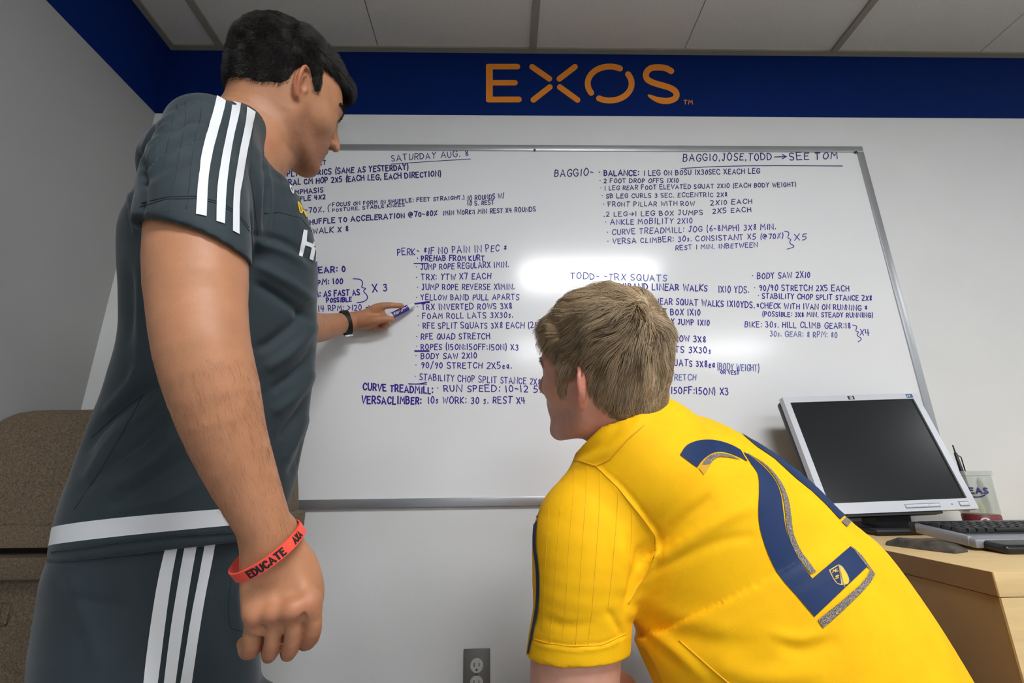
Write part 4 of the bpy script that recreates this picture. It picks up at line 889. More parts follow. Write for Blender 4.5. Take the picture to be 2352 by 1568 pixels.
def body_tint(v, Mx, c, stub, lipc, redden, sc=1.0):
    L = (v-c)@Mx/sc; t = np.ones((len(v), 3)); near = np.linalg.norm(L, axis=1) < .17
    x, y, z = L.T
    def blob(cc, rr, s=1.0): return np.clip(1.4-np.linalg.norm((L-np.array(cc))/np.array(rr), axis=1), 0, 1)*s
    lips = np.maximum(blob((.098, 0, -.0555), (.012, .026, .006)), blob((.097, 0, -.068), (.012, .022, .0075)))
    t *= 1-(near*lips)[:, None]*np.array([.15, .45, .42])*lipc
    sb = np.clip((-.030-z-.25*np.maximum(0, .03-x))/.03, 0, 1)*np.clip((x+.01)/.03, 0, 1)*np.clip((z+.125)/.01, 0, 1)
    mst = blob((.095, 0, -.045), (.012, .03, .008), .7); sb = np.maximum(sb*(1-blob((.06, .0, -.03), (.03, .06, .02))), mst)*near
    sb *= .75+.25*vnoise(L*900)
    t *= 1-(sb*stub)[:, None]*np.array([.42, .46, .44])
    ear = np.clip((np.abs(y)-.076)/.008, 0, 1)*near*(np.abs(x+.004) < .03)
    t *= 1-(ear*redden)[:, None]*np.array([-.02, .22, .22])
    return t
def lump_tint(v, spots, col):
    t = np.ones((len(v), 3))
    for c, r, s in spots:
        w_ = np.exp(-(np.linalg.norm(v-c, axis=1)/r)**2)*s; t *= 1-w_[:, None]*np.array(col)
    return t
o = quads_mesh('body', v, q, m_skin1, man1)
t1 = body_tint(v, HM1, HC1, 1.15, 1, .8, HS1)*lump_tint(v, [(P(a, b, .505), .012, .5) for a, b in ((590, 1420), (634, 1408), (676, 1400), (714, 1384))]+[(P(a, b, .52), .014, .5) for a, b in ((580, 1495), (620, 1505), (665, 1500), (712, 1475))]+[(P(881, 752, lh), .012, .8), (P(902, 734, lh), .008, .5)], (.02, .28, .26))
t1 *= (1-.10*np.clip(vnoise(v*38), 0, 1))[:, None]
set_tint(o, t1)
vn = vnormals(v, q); pxv, dv = to_px(v); fa = (pxv[:, 1] > 820) & (pxv[:, 1] < 1235) & (pxv[:, 0] > 340) & (pxv[:, 0] < 700) & (dv < .60)
m_armhair = mat('arm_hair_brown', (84, 56, 38), .5, .3); ra = sample(v, q, 3000, fa); ad = nrm(P(600, 1190, .52)-P(470, 820, .50))
def adir(p, s_):
    sw = vnoise(p*70, 6)[:, None]; d = ad+.35*sw*CR+np.stack([vnoise(p*300, 1), vnoise(p*300, 2), vnoise(p*300, 3)], 1)*.35-CF*(.12 if s_ < .4 else -.05); return d/np.linalg.norm(d, axis=1)[:, None]
strands('arm_hair', ra, adir, .007+.007*RNG.rand(len(ra)), 3, .00005, m_armhair, man1)
del v, q
# feet: shoes
m_shoe = mat('black_shoe', (30, 30, 34), .5); m_sole = mat('white_sole', (210, 210, 208), .6)
def shoe(ft, fwd, parent, m1=m_shoe):
    a = np.array([ft[0], ft[1], 0.0]); s = np.array([fwd[1], -fwd[0], 0])
    up_ = [('u', loft([(a-fwd*.06+[0, 0, .045], s, .036, .043), (a+fwd*.02+[0, 0, .046], s, .040, .045), (a+fwd*.10+[0, 0, .036], s, .046, .034), (a+fwd*.185+[0, 0, .028], s, .038, .022)], 2.6), 0), ('u', chain([a+[0, 0, .05], a+[0, 0, .105]], (.046, .046), 1), .03), ('s', both(half(a+[0, 0, .105], (0, 0, -1)), ell(a+[0, 0, .2], (.2, .2, .1))), .002), ('s', half(a+[0, 0, .014], (0, 0, 1)), .0)]
    vv, qq = sculpt(up_, .005); quads_mesh('shoe', vv, qq, m1, parent)
    so = [('u', both(loft([(a-fwd*.07+[0, 0, .01], s, .036, .05), (a+fwd*.02+[0, 0, .01], s, .040, .05), (a+fwd*.10+[0, 0, .01], s, .047, .05), (a+fwd*.2+[0, 0, .01], s, .034, .05)], 3), half(a+[0, 0, .018], (0, 0, 1))), 0), ('s', half(a+[0, 0, .001], (0, 0, 1)), 0)]
    f = loft([(a-fwd*.07+[0, 0, .01], s, .036, .05), (a+fwd*.02+[0, 0, .01], s, .040, .05), (a+fwd*.10+[0, 0, .01], s, .047, .05), (a+fwd*.2+[0, 0, .01], s, .034, .05)], 3)
    vv, qq = sculpt([('u', f, 0), ('i', half(a+[0, 0, .018], (0, 0, 1)), 0), ('s', half(a+[0, 0, .001], (0, 0, 1)), 0)], .005); quads_mesh('sole', vv, qq, m_sole, parent)
for ft in (footN, footF): shoe(ft, face1, man1)
# ---- shirt
hp = [P(114, 1296, .72), P(263, 1276, .60), P(544, 1243, .62)]
hn = nrm(np.cross(hp[1]-hp[0], hp[2]-hp[0])); hn = hn if hn[2] > 0 else -hn
m_shirt1 = cloth('slate_jersey', (46, 57, 61), band=(hp[1], hn, .0235, .0465)); m_shorts1 = cloth('slate_shorts', (44, 54, 59))
tsh = [((318, 420), (606, 420), .76, .115), ((274, 500), (698, 500), .76, .14), ((270, 600), (727, 600), .76, .135), ((272, 700), (727, 700), .76, .13), ((263, 800), (727, 800), .76, .125), ((234, 900), (715, 900), .755, .12), ((197, 1000), (700, 1000), .75, .12), ((158, 1100), (677, 1100), .74, .125), ((124, 1200), (640, 1200), .74, .135), ((116, 1300), (607, 1300), .74, .138), ((112, 1350), (600, 1350), .74, .14)]
slv = [(476, 318, .63, 78), (457, 360, .60, 104), (448, 420, .565, 126), (450, 500, .54, 131), (452, 590, .525, 133), (452, 640, .52, 133)]
shirt = [('u', px_loft(tsh, 2.2), 0), ('u', px_chain(slv, 3), .035), ('u', px_chain([(568, 350, .84, 62), (572, 430, .90, 78), (620, 580, .97, 76)], 3), .03)]
shirt += [('u', px_chain([(512, 318, .665, 58), (538, 385, .64, 56), (552, 455, .632, 50), (556, 530, .64, 42)], 3), .04)]
shirt += [('u', chain([P(470, 300, .64), HL1(-.045, -.02, -.11)], (M(66, .64), .042), 2), .045)]
cuff = [P(316, 537, .54), P(462, 489, .44), P(582, 598, .53)]; cn = nrm(np.cross(cuff[1]-cuff[0], cuff[2]-cuff[0])); cn = cn if cn[2] > 0 else -cn; cc = sum(cuff)/3
shirt += [('s', both(half(cc, cn), both(ell(P(450, 640, .50), (.15, .15, .17)), half(P(450, 600, .595), ray(450, 600)))), .0)]
shirt += [('s', both(px_chain([(453, 560, .54, 122), (455, 600, .53, 126), (457, 700, .515, 125)], 1), both(half(cc+cn*.04, cn), half(P(455, 600, .59), ray(455, 600)))), .0)]
lc, ln = P(600, 520, .94), nrm(P(590, 430, .9)-P(620, 600, .98))
shirt += [('s', both(half(P(612, 560, .96), ln), ell(P(632, 640, 1.0), (.11, .11, .11))), .0)]
shirt += [('i', half(hp[1], -hn), .0)]
# neckline cut just outside the neck
nk = chain([HL1(-.022, 0, .03), HL1(-.035, 0, -.085), P(566, 318, .81)], (.061, .066, .072), 3); shirt += [('s', nk, .004)]
shirt += [('s', ell(HL1(0.02, 0, -.04), (.105, .08, .07), HM1), .006)]
v, q = sculpt(shirt, .0033, lambda p: .0016*vnoise(p*np.array([16, 16, 9]))+.0007*vnoise(p*np.array([45, 45, 25]), 2))
FOLD1 = [([(330, 347), (350, 306), (380, 284), (425, 256), (462, 236)], 9, .004), ([(334, 372), (368, 336), (403, 316), (468, 290)], 9, .0045), ([(338, 402), (368, 374), (408, 350), (455, 333)], 8, .0035), ([(330, 365), (350, 325), (385, 300), (440, 272)], 7, -.004), ([(336, 390), (366, 358), (405, 333), (460, 312)], 7, -.004),
         ([(318, 352), (323, 385), (331, 425)], 8, -.008), ([(334, 430), (326, 470), (322, 520)], 7, -.003), ([(300, 440), (312, 500), (318, 540)], 10, .004), ([(345, 430), (400, 400), (460, 385)], 12, .003), ([(340, 470), (400, 440), (450, 430)], 10, -.002),
         ([(592, 340), (612, 400), (618, 470), (608, 560)], 10, .004), ([(575, 380), (592, 440), (596, 520), (588, 600)], 8, -.005), ([(630, 380), (650, 430), (665, 490)], 12, -.003), ([(655, 420), (672, 480), (690, 520)], 12, .003),
         ([(590, 540), (640, 548), (690, 575), (726, 610)], 9, -.004), ([(588, 560), (640, 572), (700, 605)], 10, .004), ([(588, 610), (650, 640), (720, 690)], 13, .005), ([(585, 650), (640, 680), (722, 740)], 11, -.006),
         ([(728, 690), (680, 740), (620, 790), (590, 800)], 12, -.005), ([(728, 740), (680, 800), (610, 850)], 14, .006), ([(726, 800), (690, 850), (620, 900)], 12, -.006), ([(722, 850), (690, 900), (625, 950)], 13, .005), ([(716, 900), (680, 960), (640, 1010)], 11, -.005), ([(708, 950), (680, 1010), (650, 1060)], 12, .004), ([(700, 1000), (690, 1050), (665, 1090)], 10, -.004),
         ([(375, 862), (320, 905), (230, 975), (190, 1040)], 14, -.006), ([(380, 900), (330, 945), (260, 1010), (200, 1110)], 16, .006), ([(395, 955), (340, 1010), (270, 1060), (180, 1130)], 14, -.005), ([(410, 1000), (350, 1060), (260, 1120)], 16, .005), ([(430, 1050), (360, 1100), (250, 1165)], 14, -.004), ([(460, 1110), (390, 1145), (250, 1180)], 12, .003),
         ([(340, 830), (290, 900), (240, 950)], 12, .004), ([(300, 620), (296, 720), (285, 800)], 16, -.004), ([(318, 600), (326, 700), (330, 800), (310, 880)], 18, .004),
         ([(122, 1262), (263, 1240), (395, 1225), (530, 1218)], 5, .0022), ([(118, 1275), (263, 1256), (400, 1240), (540, 1228)], 4, -.0018)]
FOLD1 = [(a, b, c*(1.55 if c*c > 1e-5 else 1)) for a, b, c in FOLD1]
v = relax(v, q, 4); v = relax(v, q, 40, .5, P(556, 372, .62), .05); v = relax(v, q, 40, .5, P(560, 262, .665), .05); v = creases(v, q, FOLD1)
jersey = quads_mesh('jersey', v, q, m_shirt1, man1); bv1 = bvh_near(v, q, (60, 150), (780, 1340))
def poly(pts, sc=1, ox=0, oy=0): return [(ox+a/sc, oy+b/sc) for a, b in pts]
def strip(L, Rr):
    L = _smooth([tuple(map(float, p)) for p in L], 1); Rr = _smooth([tuple(map(float, p)) for p in Rr], 1); return L+Rr[::-1]
S1 = strip([(498, 221), (491, 253), (477, 297), (462, 356), (455, 415), (450, 492)], [(520, 223), (512, 262), (497, 312), (485, 362), (477, 415), (474, 497)])
S2 = strip([(533, 234), (529, 265), (515, 327), (504, 385), (497, 444), (496, 508)], [(553, 238), (548, 262), (534, 321), (524, 380), (518, 444), (515, 514)])
S3 = strip([(567, 246), (562, 286), (547, 356), (540, 400), (534, 444), (533, 530)], [(586, 258), (578, 291), (562, 371), (556, 409), (548, 450), (548, 538)])
for s in (S1, S2, S3): decal('shoulder_stripe', bv1, [s], m_white_p, jersey, .0014, 8)
m_pin = mat('dark_thread', (40, 45, 49), .8)
for pts in ([(405, 240), (412, 262)], [(398, 262), (394, 300), (385, 330), (376, 380), (362, 430), (352, 480)], [(425, 232), (426, 270), (420, 310), (410, 360), (404, 400), (394, 440), (386, 490)], [(463, 225), (462, 262), (450, 310), (440, 370), (434, 430), (428, 480)], [(357, 322), (350, 380), (340, 440), (337, 500)],
            [(617, 300), (606, 340), (603, 400), (600, 460), (596, 520)], [(630, 330), (640, 400), (655, 450), (664, 486)]):
    seam('pin_stripe', bv1, pts, .0004, m_pin, jersey, .0, 10)
for pts in ([(326, 466), (380, 452), (450, 450), (500, 462), (545, 486), (577, 530)], [(322, 475), (380, 457), (450, 455), (500, 467), (545, 492), (577, 538)], [(585, 252), (578, 320), (575, 400), (585, 470), (592, 540)], [(606, 490), (640, 487), (690, 500), (722, 540)],
            [(118, 1268), (263, 1247), (400, 1231), (540, 1222)], [(330, 905), (270, 950), (210, 1005)], [(330, 905), (300, 960), (230, 1080), (170, 1170)]):
    seam('seam', bv1, pts, .0009, m_pin, jersey, .0, 10)
m_yelp = mat('yellow_print', (232, 198, 40), .5, .3)
H_ = lambda x, y: (280+x/3.408, 180+y/3.408)
decal('chest_letter', bv1, [[H_(1418, 1183), H_(1447, 1190), H_(1440, 1275), H_(1490, 1295), H_(1505, 1215), H_(1530, 1228), H_(1492, 1425), H_(1462, 1412), H_(1480, 1325), H_(1430, 1305), H_(1408, 1400), H_(1380, 1388)]], m_white_p, jersey, .0014, 6)
decal('chest_letter', bv1, [[H_(1522, 1290), H_(1537, 1300), H_(1530, 1450), H_(1508, 1438)]], m_white_p, jersey, .0014, 5)
print_text('chest_print', bv1, 'DR', H_(1392, 1045), H_(1440, 1080), 22, 3.2, m_yelp, jersey, .0012, slant=-5)
print_text('chest_print', bv1, 'I', H_(1442, 1085), H_(1448, 1090), 14, 2.6, m_yelp, jersey, .0012, slant=-5)
print_text('crest_print', bv1, 'O', H_(1325, 890), H_(1345, 905), 18, 2.0, m_white_p, jersey, .0012, slant=-6)
del v, q
# ---- shorts
q0 = P(330, 1300, .70); fNb, fFb = footN+[0, 0, .0], footF
kN, kF = leg_pts(fN, .48, face1, footN)[1], leg_pts(fF, .48, face1, footF)[1]
sh = [('u', px_loft([((145, 1180), (628, 1180), .74, .118), ((128, 1270), (592, 1270), .74, .125), ((110, 1340), (580, 1340), .74, .128), ((100, 1400), (585, 1400), .74, .13)], 2.4), 0),
      ('u', px_loft([((112, 1330), (420, 1330), .69, .11), ((95, 1440), (452, 1440), .68, .115), ((77, 1568), (462, 1568), .67, .12), ((52, 1720), (462, 1720), .665, .12)], 2.3), .03),
      ('u', px_loft([((360, 1330), (585, 1330), .75, .09), ((355, 1440), (592, 1440), .755, .09), ((350, 1568), (592, 1568), .755, .09), ((345, 1720), (590, 1720), .755, .09)], 2.3), .02),
      ('u', chain([P(262, 1700, .665), kN+[0, 0, .0], kN-[0, 0, .06]], (.118, .104, .103), 2), .03), ('u', chain([P(465, 1700, .755), kF, kF-[0, 0, .06]], (.092, .092, .092), 2), .02), ('i', half(kN-[0, 0, .01], (0, 0, -1)), 0), ('i', half(P(330, 1240, .70), (0, 0, 1)), 0)]
v, q = sculpt(sh, .0045, lambda p: .002*vnoise(p*np.array([14, 14, 7]), 5))
v = creases(v, q, [([(500, 1262), (505, 1340), (515, 1420), (530, 1500)], 14, -.005), ([(540, 1280), (535, 1400), (560, 1500)], 12, .006), ([(150, 1320), (200, 1420), (230, 1540)], 22, .004), ([(250, 1300), (230, 1400), (190, 1500)], 18, -.003), ([(300, 1330), (290, 1450), (260, 1560)], 20, .003), ([(120, 1330), (180, 1380), (330, 1400)], 12, -.002)])
shorts = quads_mesh('shorts', v, q, m_shorts1, man1); bvs = bvh_near(v, q, (60, 1240), (640, 1640))
T1 = strip([(380, 1256), (362, 1330), (347, 1420), (336, 1500), (325, 1600)], [(408, 1256), (393, 1330), (380, 1420), (370, 1500), (357, 1600)])
T2 = strip([(424, 1254), (410, 1330), (394, 1420), (383, 1500), (371, 1600)], [(452, 1252), (438, 1330), (423, 1420), (411, 1500), (397, 1600)])
T3 = strip([(470, 1250), (455, 1330), (437, 1420), (424, 1500), (407, 1600)], [(494, 1248), (478, 1330), (462, 1420), (449, 1500), (434, 1600)])
for s in (T1, T2, T3): decal('side_stripe', bvs, [s], m_white_p, shorts, .0014, 10)
seam('seam', bvs, [(533, 1300), (525, 1400), (530, 1440), (560, 1450)], .001, m_pin, shorts)
del v, q
# ---- hair
def hair_local1():
    o = [('u', ell((-.018, 0, .050), (.101, .085, .093)), 0), ('u', ell((-.033, 0, -.002), (.077, .0755, .070)), .02), ('u', ell((.035, 0, .068), (.058, .064, .049)), .03),
         ('u', chain([(.078, -.035, .078), (.094, 0, .082), (.078, .035, .078)], (.016, .018, .016)), .02)]
    for y in (-1, 1): o.append(('u', chain([(.02, y*.066, .03), (.028, y*.064, .0), (.026, y*.062, -.018)], (.016, .010, .004)), .015))
    cut = both(half((.033, 0, 0), (-1, 0, -.25)), half((0, 0, .055), (-.15, 0, 1)))                  # face
    o.append(('s', cut, .012))
    for y in (-1, 1): o.append(('s', ell((-.004, y*.088, -.006), (.024, .020, .038)), .006))
    o.append(('s', both(half((0, 0, -.012), (-.55, 0, 1)), half((-.12, 0, 0), (-1, 0, 0))), .01))
    o.append(('s', ell((-.004, 0, -.06), (.036, .2, .050)), .01))
    return o
h1 = place(hair_local1(), HM1, HC1, HS1); v, q = sculpt(h1, .0028, lambda p: .0012*vnoise(p*130, 4))
quads_mesh('hair', v, q, m_hair1b, man1)
r = sample(v, q, 42000); L = (r-HC1)@HM1/HS1
def dir1(p, s):
    l = (p-HC1)@HM1/HS1; n = l-np.array([-.02, 0, .02]); n /= np.linalg.norm(n, axis=1)[:, None]
    comb = np.stack([np.where(l[:, 2] > .08, .9, .15)*np.ones(len(l)), np.zeros(len(l)), np.where(l[:, 2] > .08, .1, -.9)], 1); back = l[:, 0] < -.04; comb[back] = (-.2, 0, -.9)
    d = n*.42+comb*.75+.30*np.stack([vnoise(p*60, 1), vnoise(p*60, 2), vnoise(p*60, 3)], 1); d /= np.linalg.norm(d, axis=1)[:, None]; return d@HM1.T
top = np.clip((L[:, 2]-.03)/.08, 0, 1)
strands('hair_strands', r, dir1, (.005+.004*top)*(.7+.6*RNG.rand(len(r))), 3, .00030, m_hair1, man1)
# eyebrows and lashes
rr = []
for y in (-1, 1):
    for k in range(420):
        u_ = RNG.rand(); a = np.array((.0965, y*.012, .018))*(1-u_)**2+2*u_*(1-u_)*np.array((.097, y*.034, .036))+u_*u_*np.array((.071, y*.056, .021)); rr.append(a+RNG.randn(3)*[.0012, .001, .0026])
rr = np.array(rr); sgn = np.sign(rr[:, 1])
def brow_dir(Mx):
    s_ = sgn
    def f(p, s): d = np.stack([np.full(len(p), .1), s_*.9, np.full(len(p), .15)], 1); return (d/np.linalg.norm(d, axis=1)[:, None])@Mx.T
    return f
strands('eyebrow', rr@HM1.T*HS1+HC1, brow_dir(HM1), np.full(len(rr), .009), 3, .0004, m_hair1, man1)
del v, q
# ---- wristband, watch, marker
m_band = mat('red_silicone', (244, 84, 66), .45, .4); m_txt = mat('black_print', (34, 20, 22), .6)
def ring_band(name, c, e1, e2, r1, r2, wdt, thk, m, parent, n=72, wav=0):
    ax = np.cross(e1, e2); V = []; prof = [(-wdt/2, 0), (-wdt/2+.0006, thk), (wdt/2-.0006, thk), (wdt/2, 0)]
    for k in range(n):
        t = 2*math.pi*k/n; rd = e1*math.cos(t)*r1+e2*math.sin(t)*r2; nn = nrm(e1*math.cos(t)/r1+e2*math.sin(t)/r2)
        for a, b in prof: V.append(c+rd+nn*b+ax*(a+wav*math.cos(2*t)))
    Fc = [(k*4+j, k*4+(j+1) % 4, ((k+1) % n)*4+(j+1) % 4, ((k+1) % n)*4+j) for k in range(n) for j in range(4)]
    o = pyd(name, V, Fc, m); o.data.set_sharp_from_angle(angle=math.radians(40)); o.data.polygons.foreach_set('use_smooth', [True]*len(Fc))
    if parent is not None: adopt(o, parent)
    return o
wc = P(616, 1262, .527); e1 = nrm(P(692, 1219, .527)-P(541, 1302, .527)); dn = nrm(np.cross(e1, -CF)); dn = dn if dn@CU < 0 else -dn
e2 = nrm(-CF*.96+dn*.22); e2 = nrm(e2-e1*(e2@e1))
band = empty('wristband', wc); tag(band, 'orange red rubber wristband with black lettering on the hanging right wrist', 'wristband')
bo = ring_band('band', wc, e1, e2, .0425, .036, .0135, .0016, m_band, band)
def band_text(text, t0, t1, h, th, m):
    ax = np.cross(e1, e2); ax = ax if ax@CU > 0 else -ax; wd, st = text_strokes(text, 0); sc_ = h
    V, Fc = ribbon([[((x/wd)*abs(t0-t1)*.039, y*h-h/2) for x, y in s] for s in st], th); out = []
    for x, y in V:
        t = t0-x/.039; out.append(wc+e1*math.cos(t)*(.0425+.0019)+e2*math.sin(t)*(.036+.0019)+ax*y)
    adopt(pyd('lettering', out, Fc, m), band)
R_ = math.radians
band_text('EDUCATE', R_(99), R_(43), .0078, .0021, m_txt); band_text('REIN', R_(168), R_(140), .006, .0018, m_txt); band_text('AXA', R_(24), R_(5), .0075, .0022, m_txt)
m_rub = mat('black_rubber', (20, 21, 20), .6, .4)
wl = P(794, 741, 1.352); axd = nrm(P(835, 735, 1.385)-P(765, 746, 1.335)); e1 = nrm(np.array([0, 0, 1])-axd*axd[2]); e2 = np.cross(axd, e1)
watch = empty('fitness_band', wl); tag(watch, 'black rubber fitness band on the wrist of the pointing arm', 'wristband')
ring_band('strap', wl, e1, e2, .0345, .0345, .020, .003, m_rub, watch)
cl = P(792, 762, 1.36); adopt(box('clasp', (-.011, -.003, -.006), (.011, .003, .002), mat('steel_clasp', (190, 190, 188), .25, metal=.9), bev=.001, mtx=frame_m(axd, nrm(np.cross(e1, axd)), e1, wl-e1*.0375)), watch)
m_purp = mat('purple_barrel', (74, 46, 150), .4, .4); m_wcap = mat('white_cap', (226, 228, 224), .4, .4)
ma, mb = P(888, 731, 1.395), P(951, 699, 1.437); md = nrm(mb-ma); ML = np.linalg.norm(mb-ma); rm = M(7.2, 1.41)
mk = empty('marker', ma); tag(mk, 'purple dry erase marker with a white cap held against the board', 'marker')
adopt(lathe('barrel', [(0, 0), (rm*.8, 0), (rm*.9, .002), (rm*.92, ML*.22), (0, ML*.22)], ma, m_wcap, ax=md), mk)
so = adopt(lathe('label_sleeve', [(0, ML*.2), (rm, ML*.2), (rm, ML*.77), (0, ML*.77)], ma, m_purp, ax=md), mk)
adopt(lathe('cap', [(0, ML*.76), (rm*.97, ML*.76), (rm*.9, ML*.98), (rm*.7, ML), (0, ML)], ma, m_wcap, ax=md), mk)
bvm = BVHTree.FromPolygons([x.co[:] for x in so.data.vertices], [p.vertices[:] for p in so.data.polygons])
C4 = lambda x, y: (700+x/8.4, 660+y/8.4)
print_text('marker_lettering', bvm, 'EXPO', C4(1712, 545), C4(1885, 452), 6.6, 1.15, m_white_p, mk, .0012, slant=1.5)
print_text('marker_lettering', bvm, 'ILII', C4(1893, 418), C4(2000, 362), 2.0, 1.2, m_white_p, mk, .0012)
# ------------------------------------------------------------------ the man in the yellow jersey, bending towards the board
HM2 = euler(143.5, -12, -20.5); HC2 = P(1378, 862, .72); HS2 = .95
def HL2(x, y, z): return HC2+HS2*(HM2@np.array((x, y, z)))
b2 = place(head_ops(50), HM2, HC2, HS2)
b2 += [('u', chain([HL2(-.022, 0, -.01), HL2(-.040, 0, -.085), P(1478, 1055, .72), P(1500, 1110, .71)], (.056, .058, .068, .09)), .03)]
tb = [((1375, 1190), (1660, 1090), .735, .09), ((1425, 1280), (1790, 1115), .72, .105), ((1450, 1390), (1900, 1190), .69, .11), ((1500, 1480), (1985, 1290), .66, .11), ((1570, 1600), (2090, 1440), .63, .12), ((1660, 1750), (2200, 1630), .61, .13), ((1760, 1850), (2290, 1800), .60, .13)]
b2 += [('u', px_loft(tb), .03)]
arm2 = [(1385, 1160, .66, 85), (1345, 1280, .645, 98), (1332, 1400, .635, 103), (1322, 1500, .63, 104), (1318, 1568, .63, 102), (1310, 1660, .635, 92)]
b2 += [('u', px_chain(arm2, 2), .02)]
el = P(1312, 1690, .645); pel = (P(1760, 1850, .60)+P(2290, 1800, .60))/2
f2 = np.array([math.cos(math.radians(132)), math.sin(math.radians(132)), 0]); s2 = np.array([-f2[1], f2[0], 0])   # s2 to his left
kneeL = np.array([pel[0], pel[1], .50])+f2*.30+s2*.17; kneeR = np.array([pel[0], pel[1], .50])+f2*.34-s2*.13
wrL = kneeL+np.array([0, 0, .085])-f2*.01; b2 += [('u', chain([P(1310, 1650, .635), el, (el+wrL)/2+[0, 0, .0], wrL], (.052, .048, .040, .029), 3), .02)]
def hframe(fwd, up):
    x = nrm(fwd); z = nrm(np.asarray(up)-x*(np.asarray(up)@x)); return np.stack([x, np.cross(z, x), z], 1)
MH = hframe(f2*.8+np.array([0, 0, -.35]), (0, 0, 1)); MHm = MH.copy(); MHm[:, 1] *= -1
b2 += hand_ops(MHm, wrL+f2*.01, .95, .45)
shR = P(1640, 1130, .88); elR = P(1650, 1480, .96); wrR = P(1560, 1665, .93)
b2 += [('u', chain([shR, elR, wrR], (.058, .043, .030), 3), .02)] + hand_ops(hframe(kneeR-wrR+np.array([0, 0, .03]), (0, 0, 1)), wrR, .95, .4)
for kn, sd in ((kneeL, 1), (kneeR, -1)):
    hip = pel+s2*sd*.085+np.array([0, 0, -.02]); ank = np.array([kn[0], kn[1], .09])-f2*.08+s2*sd*.01
    b2.append(('u', chain([hip, (hip+kn)/2+[0, 0, .01], kn, (kn+ank)/2-f2*.02, ank], (.105, .088, .060, .055, .038), 3), .03))
    b2.append(('u', chain([np.array([ank[0], ank[1], .05])-f2*.03, np.array([ank[0], ank[1], .045])+f2*.06, np.array([ank[0], ank[1], .032])+f2*.15], (.034, .034, .028), 2), .02))
v, q = sculpt(b2, .0026)
anks = [np.array([kn[0], kn[1], 0])-f2*.08+s2*sd*.01 for kn, sd in ((kneeL, 1), (kneeR, -1))]
man2 = empty('person', (anks[0]+anks[1])/2); tag(man2, 'blond person in a yellow jersey with navy numbers, bending and looking at the whiteboard', 'person')
o = quads_mesh('body', v, q, m_skin2, man2); t2 = body_tint(v, HM2, HC2, .25, .8, .9, HS2)
L = (v-HC2)@HM2/HS2; t2 *= 1-(np.clip(1.2-np.linalg.norm((L-np.array((-.03, .06, -.06)))/np.array((.03, .03, .035)), axis=1), 0, 1)*.35)[:, None]*np.array([.05, .5, .5])
set_tint(o, t2); del v, q
for a in anks: shoe(a, f2, man2)
# ---- navy shorts
so_ = [('u', px_loft([((1720, 1790), (2240, 1730), .61, .135), ((1790, 1870), (2300, 1830), .60, .14)], 2.3), 0)]
for kn, sd in ((kneeL, 1), (kneeR, -1)):
    hip = pel+s2*sd*.085+np.array([0, 0, -.02]); so_.append(('u', chain([hip, hip*.45+kn*.55, hip*.15+kn*.85], (.125, .112, .098), 2), .03)); so_.append(('s', both(half(hip*.2+kn*.8, hip-kn), ell(kn, (.15, .15, .15))), 0))
m_navyc = cloth('navy_cloth', (30, 48, 84)); v, q = sculpt(so_, .005, lambda p: .002*vnoise(p*16, 3)); quads_mesh('shorts', v, q, m_navyc, man2)
# ---- jersey
m_yel2 = cloth('yellow_jersey', (255, 190, 0), .8, .0)
ty = [((1352, 1130), (1640, 1010), .71, .12), ((1362, 1220), (1748, 1042), .715, .13), ((1405, 1330), (1858, 1112), .70, .135), ((1447, 1420), (1950, 1196), .68, .135), ((1462, 1490), (2020, 1252), .66, .14), ((1505, 1570), (2110, 1370), .635, .145), ((1560, 1660), (2190, 1490), .62, .15), ((1640, 1760), (2262, 1620), .61, .15), ((1720, 1850), (2330, 1750), .60, .15)]
jy = [('u', px_loft(ty, 2.1), 0), ('u', px_chain([(1400, 1165, .68, 102), (1349, 1215, .66, 124), (1341, 1300, .645, 122), (1336, 1400, .635, 115), (1328, 1480, .63, 118), (1325, 1540, .63, 120), (1324, 1580, .63, 121)], 3), .03)]
jy += [('u', chain([P(1400, 1150, .69), HL2(-.048, 0, -.105)], (.055, .055), 2), .05), ('u', chain([P(1590, 1080, .78), HL2(-.052, 0, -.10)], (.07, .058), 2), .05)]
jy += [('u', chain([P(1640, 1130, .85), P(1640, 1300, .92)], (.075, .08), 2), .04), ('s', both(half(P(1640, 1310, .93), P(1640, 1130, .86)-P(1640, 1310, .93)), ell(P(1640, 1380, .95), (.12, .12, .12))), 0)]
cf = [P(1210, 1503, .635), P(1330, 1535, .56), P(1441, 1497, .62)]; c2n = nrm(np.cross(cf[1]-cf[0], cf[2]-cf[0])); c2n = c2n if c2n[2] > 0 else -c2n; c2c = sum(cf)/3
jy += [('s', both(half(c2c, c2n), ell(P(1322, 1590, .63), (.12, .12, .10))), .0)]
jy += [('s', both(px_chain([(1330, 1440, .635, 100), (1324, 1500, .63, 106), (1316, 1620, .63, 108)], 1), half(c2c+c2n*.045, c2n)), 0)]
nk2 = chain([HL2(-.022, 0, .02), HL2(-.040, 0, -.075), HL2(-.046, 0, -.115)], (.060, .0625, .062), 3); jy += [('s', nk2, .004), ('s', ell(HL2(.03, 0, -.05), (.10, .078, .085), HM2), .006)]
v, q = sculpt(jy, .0033, lambda p: .0014*vnoise(p*np.array([14, 14, 14]), 7))
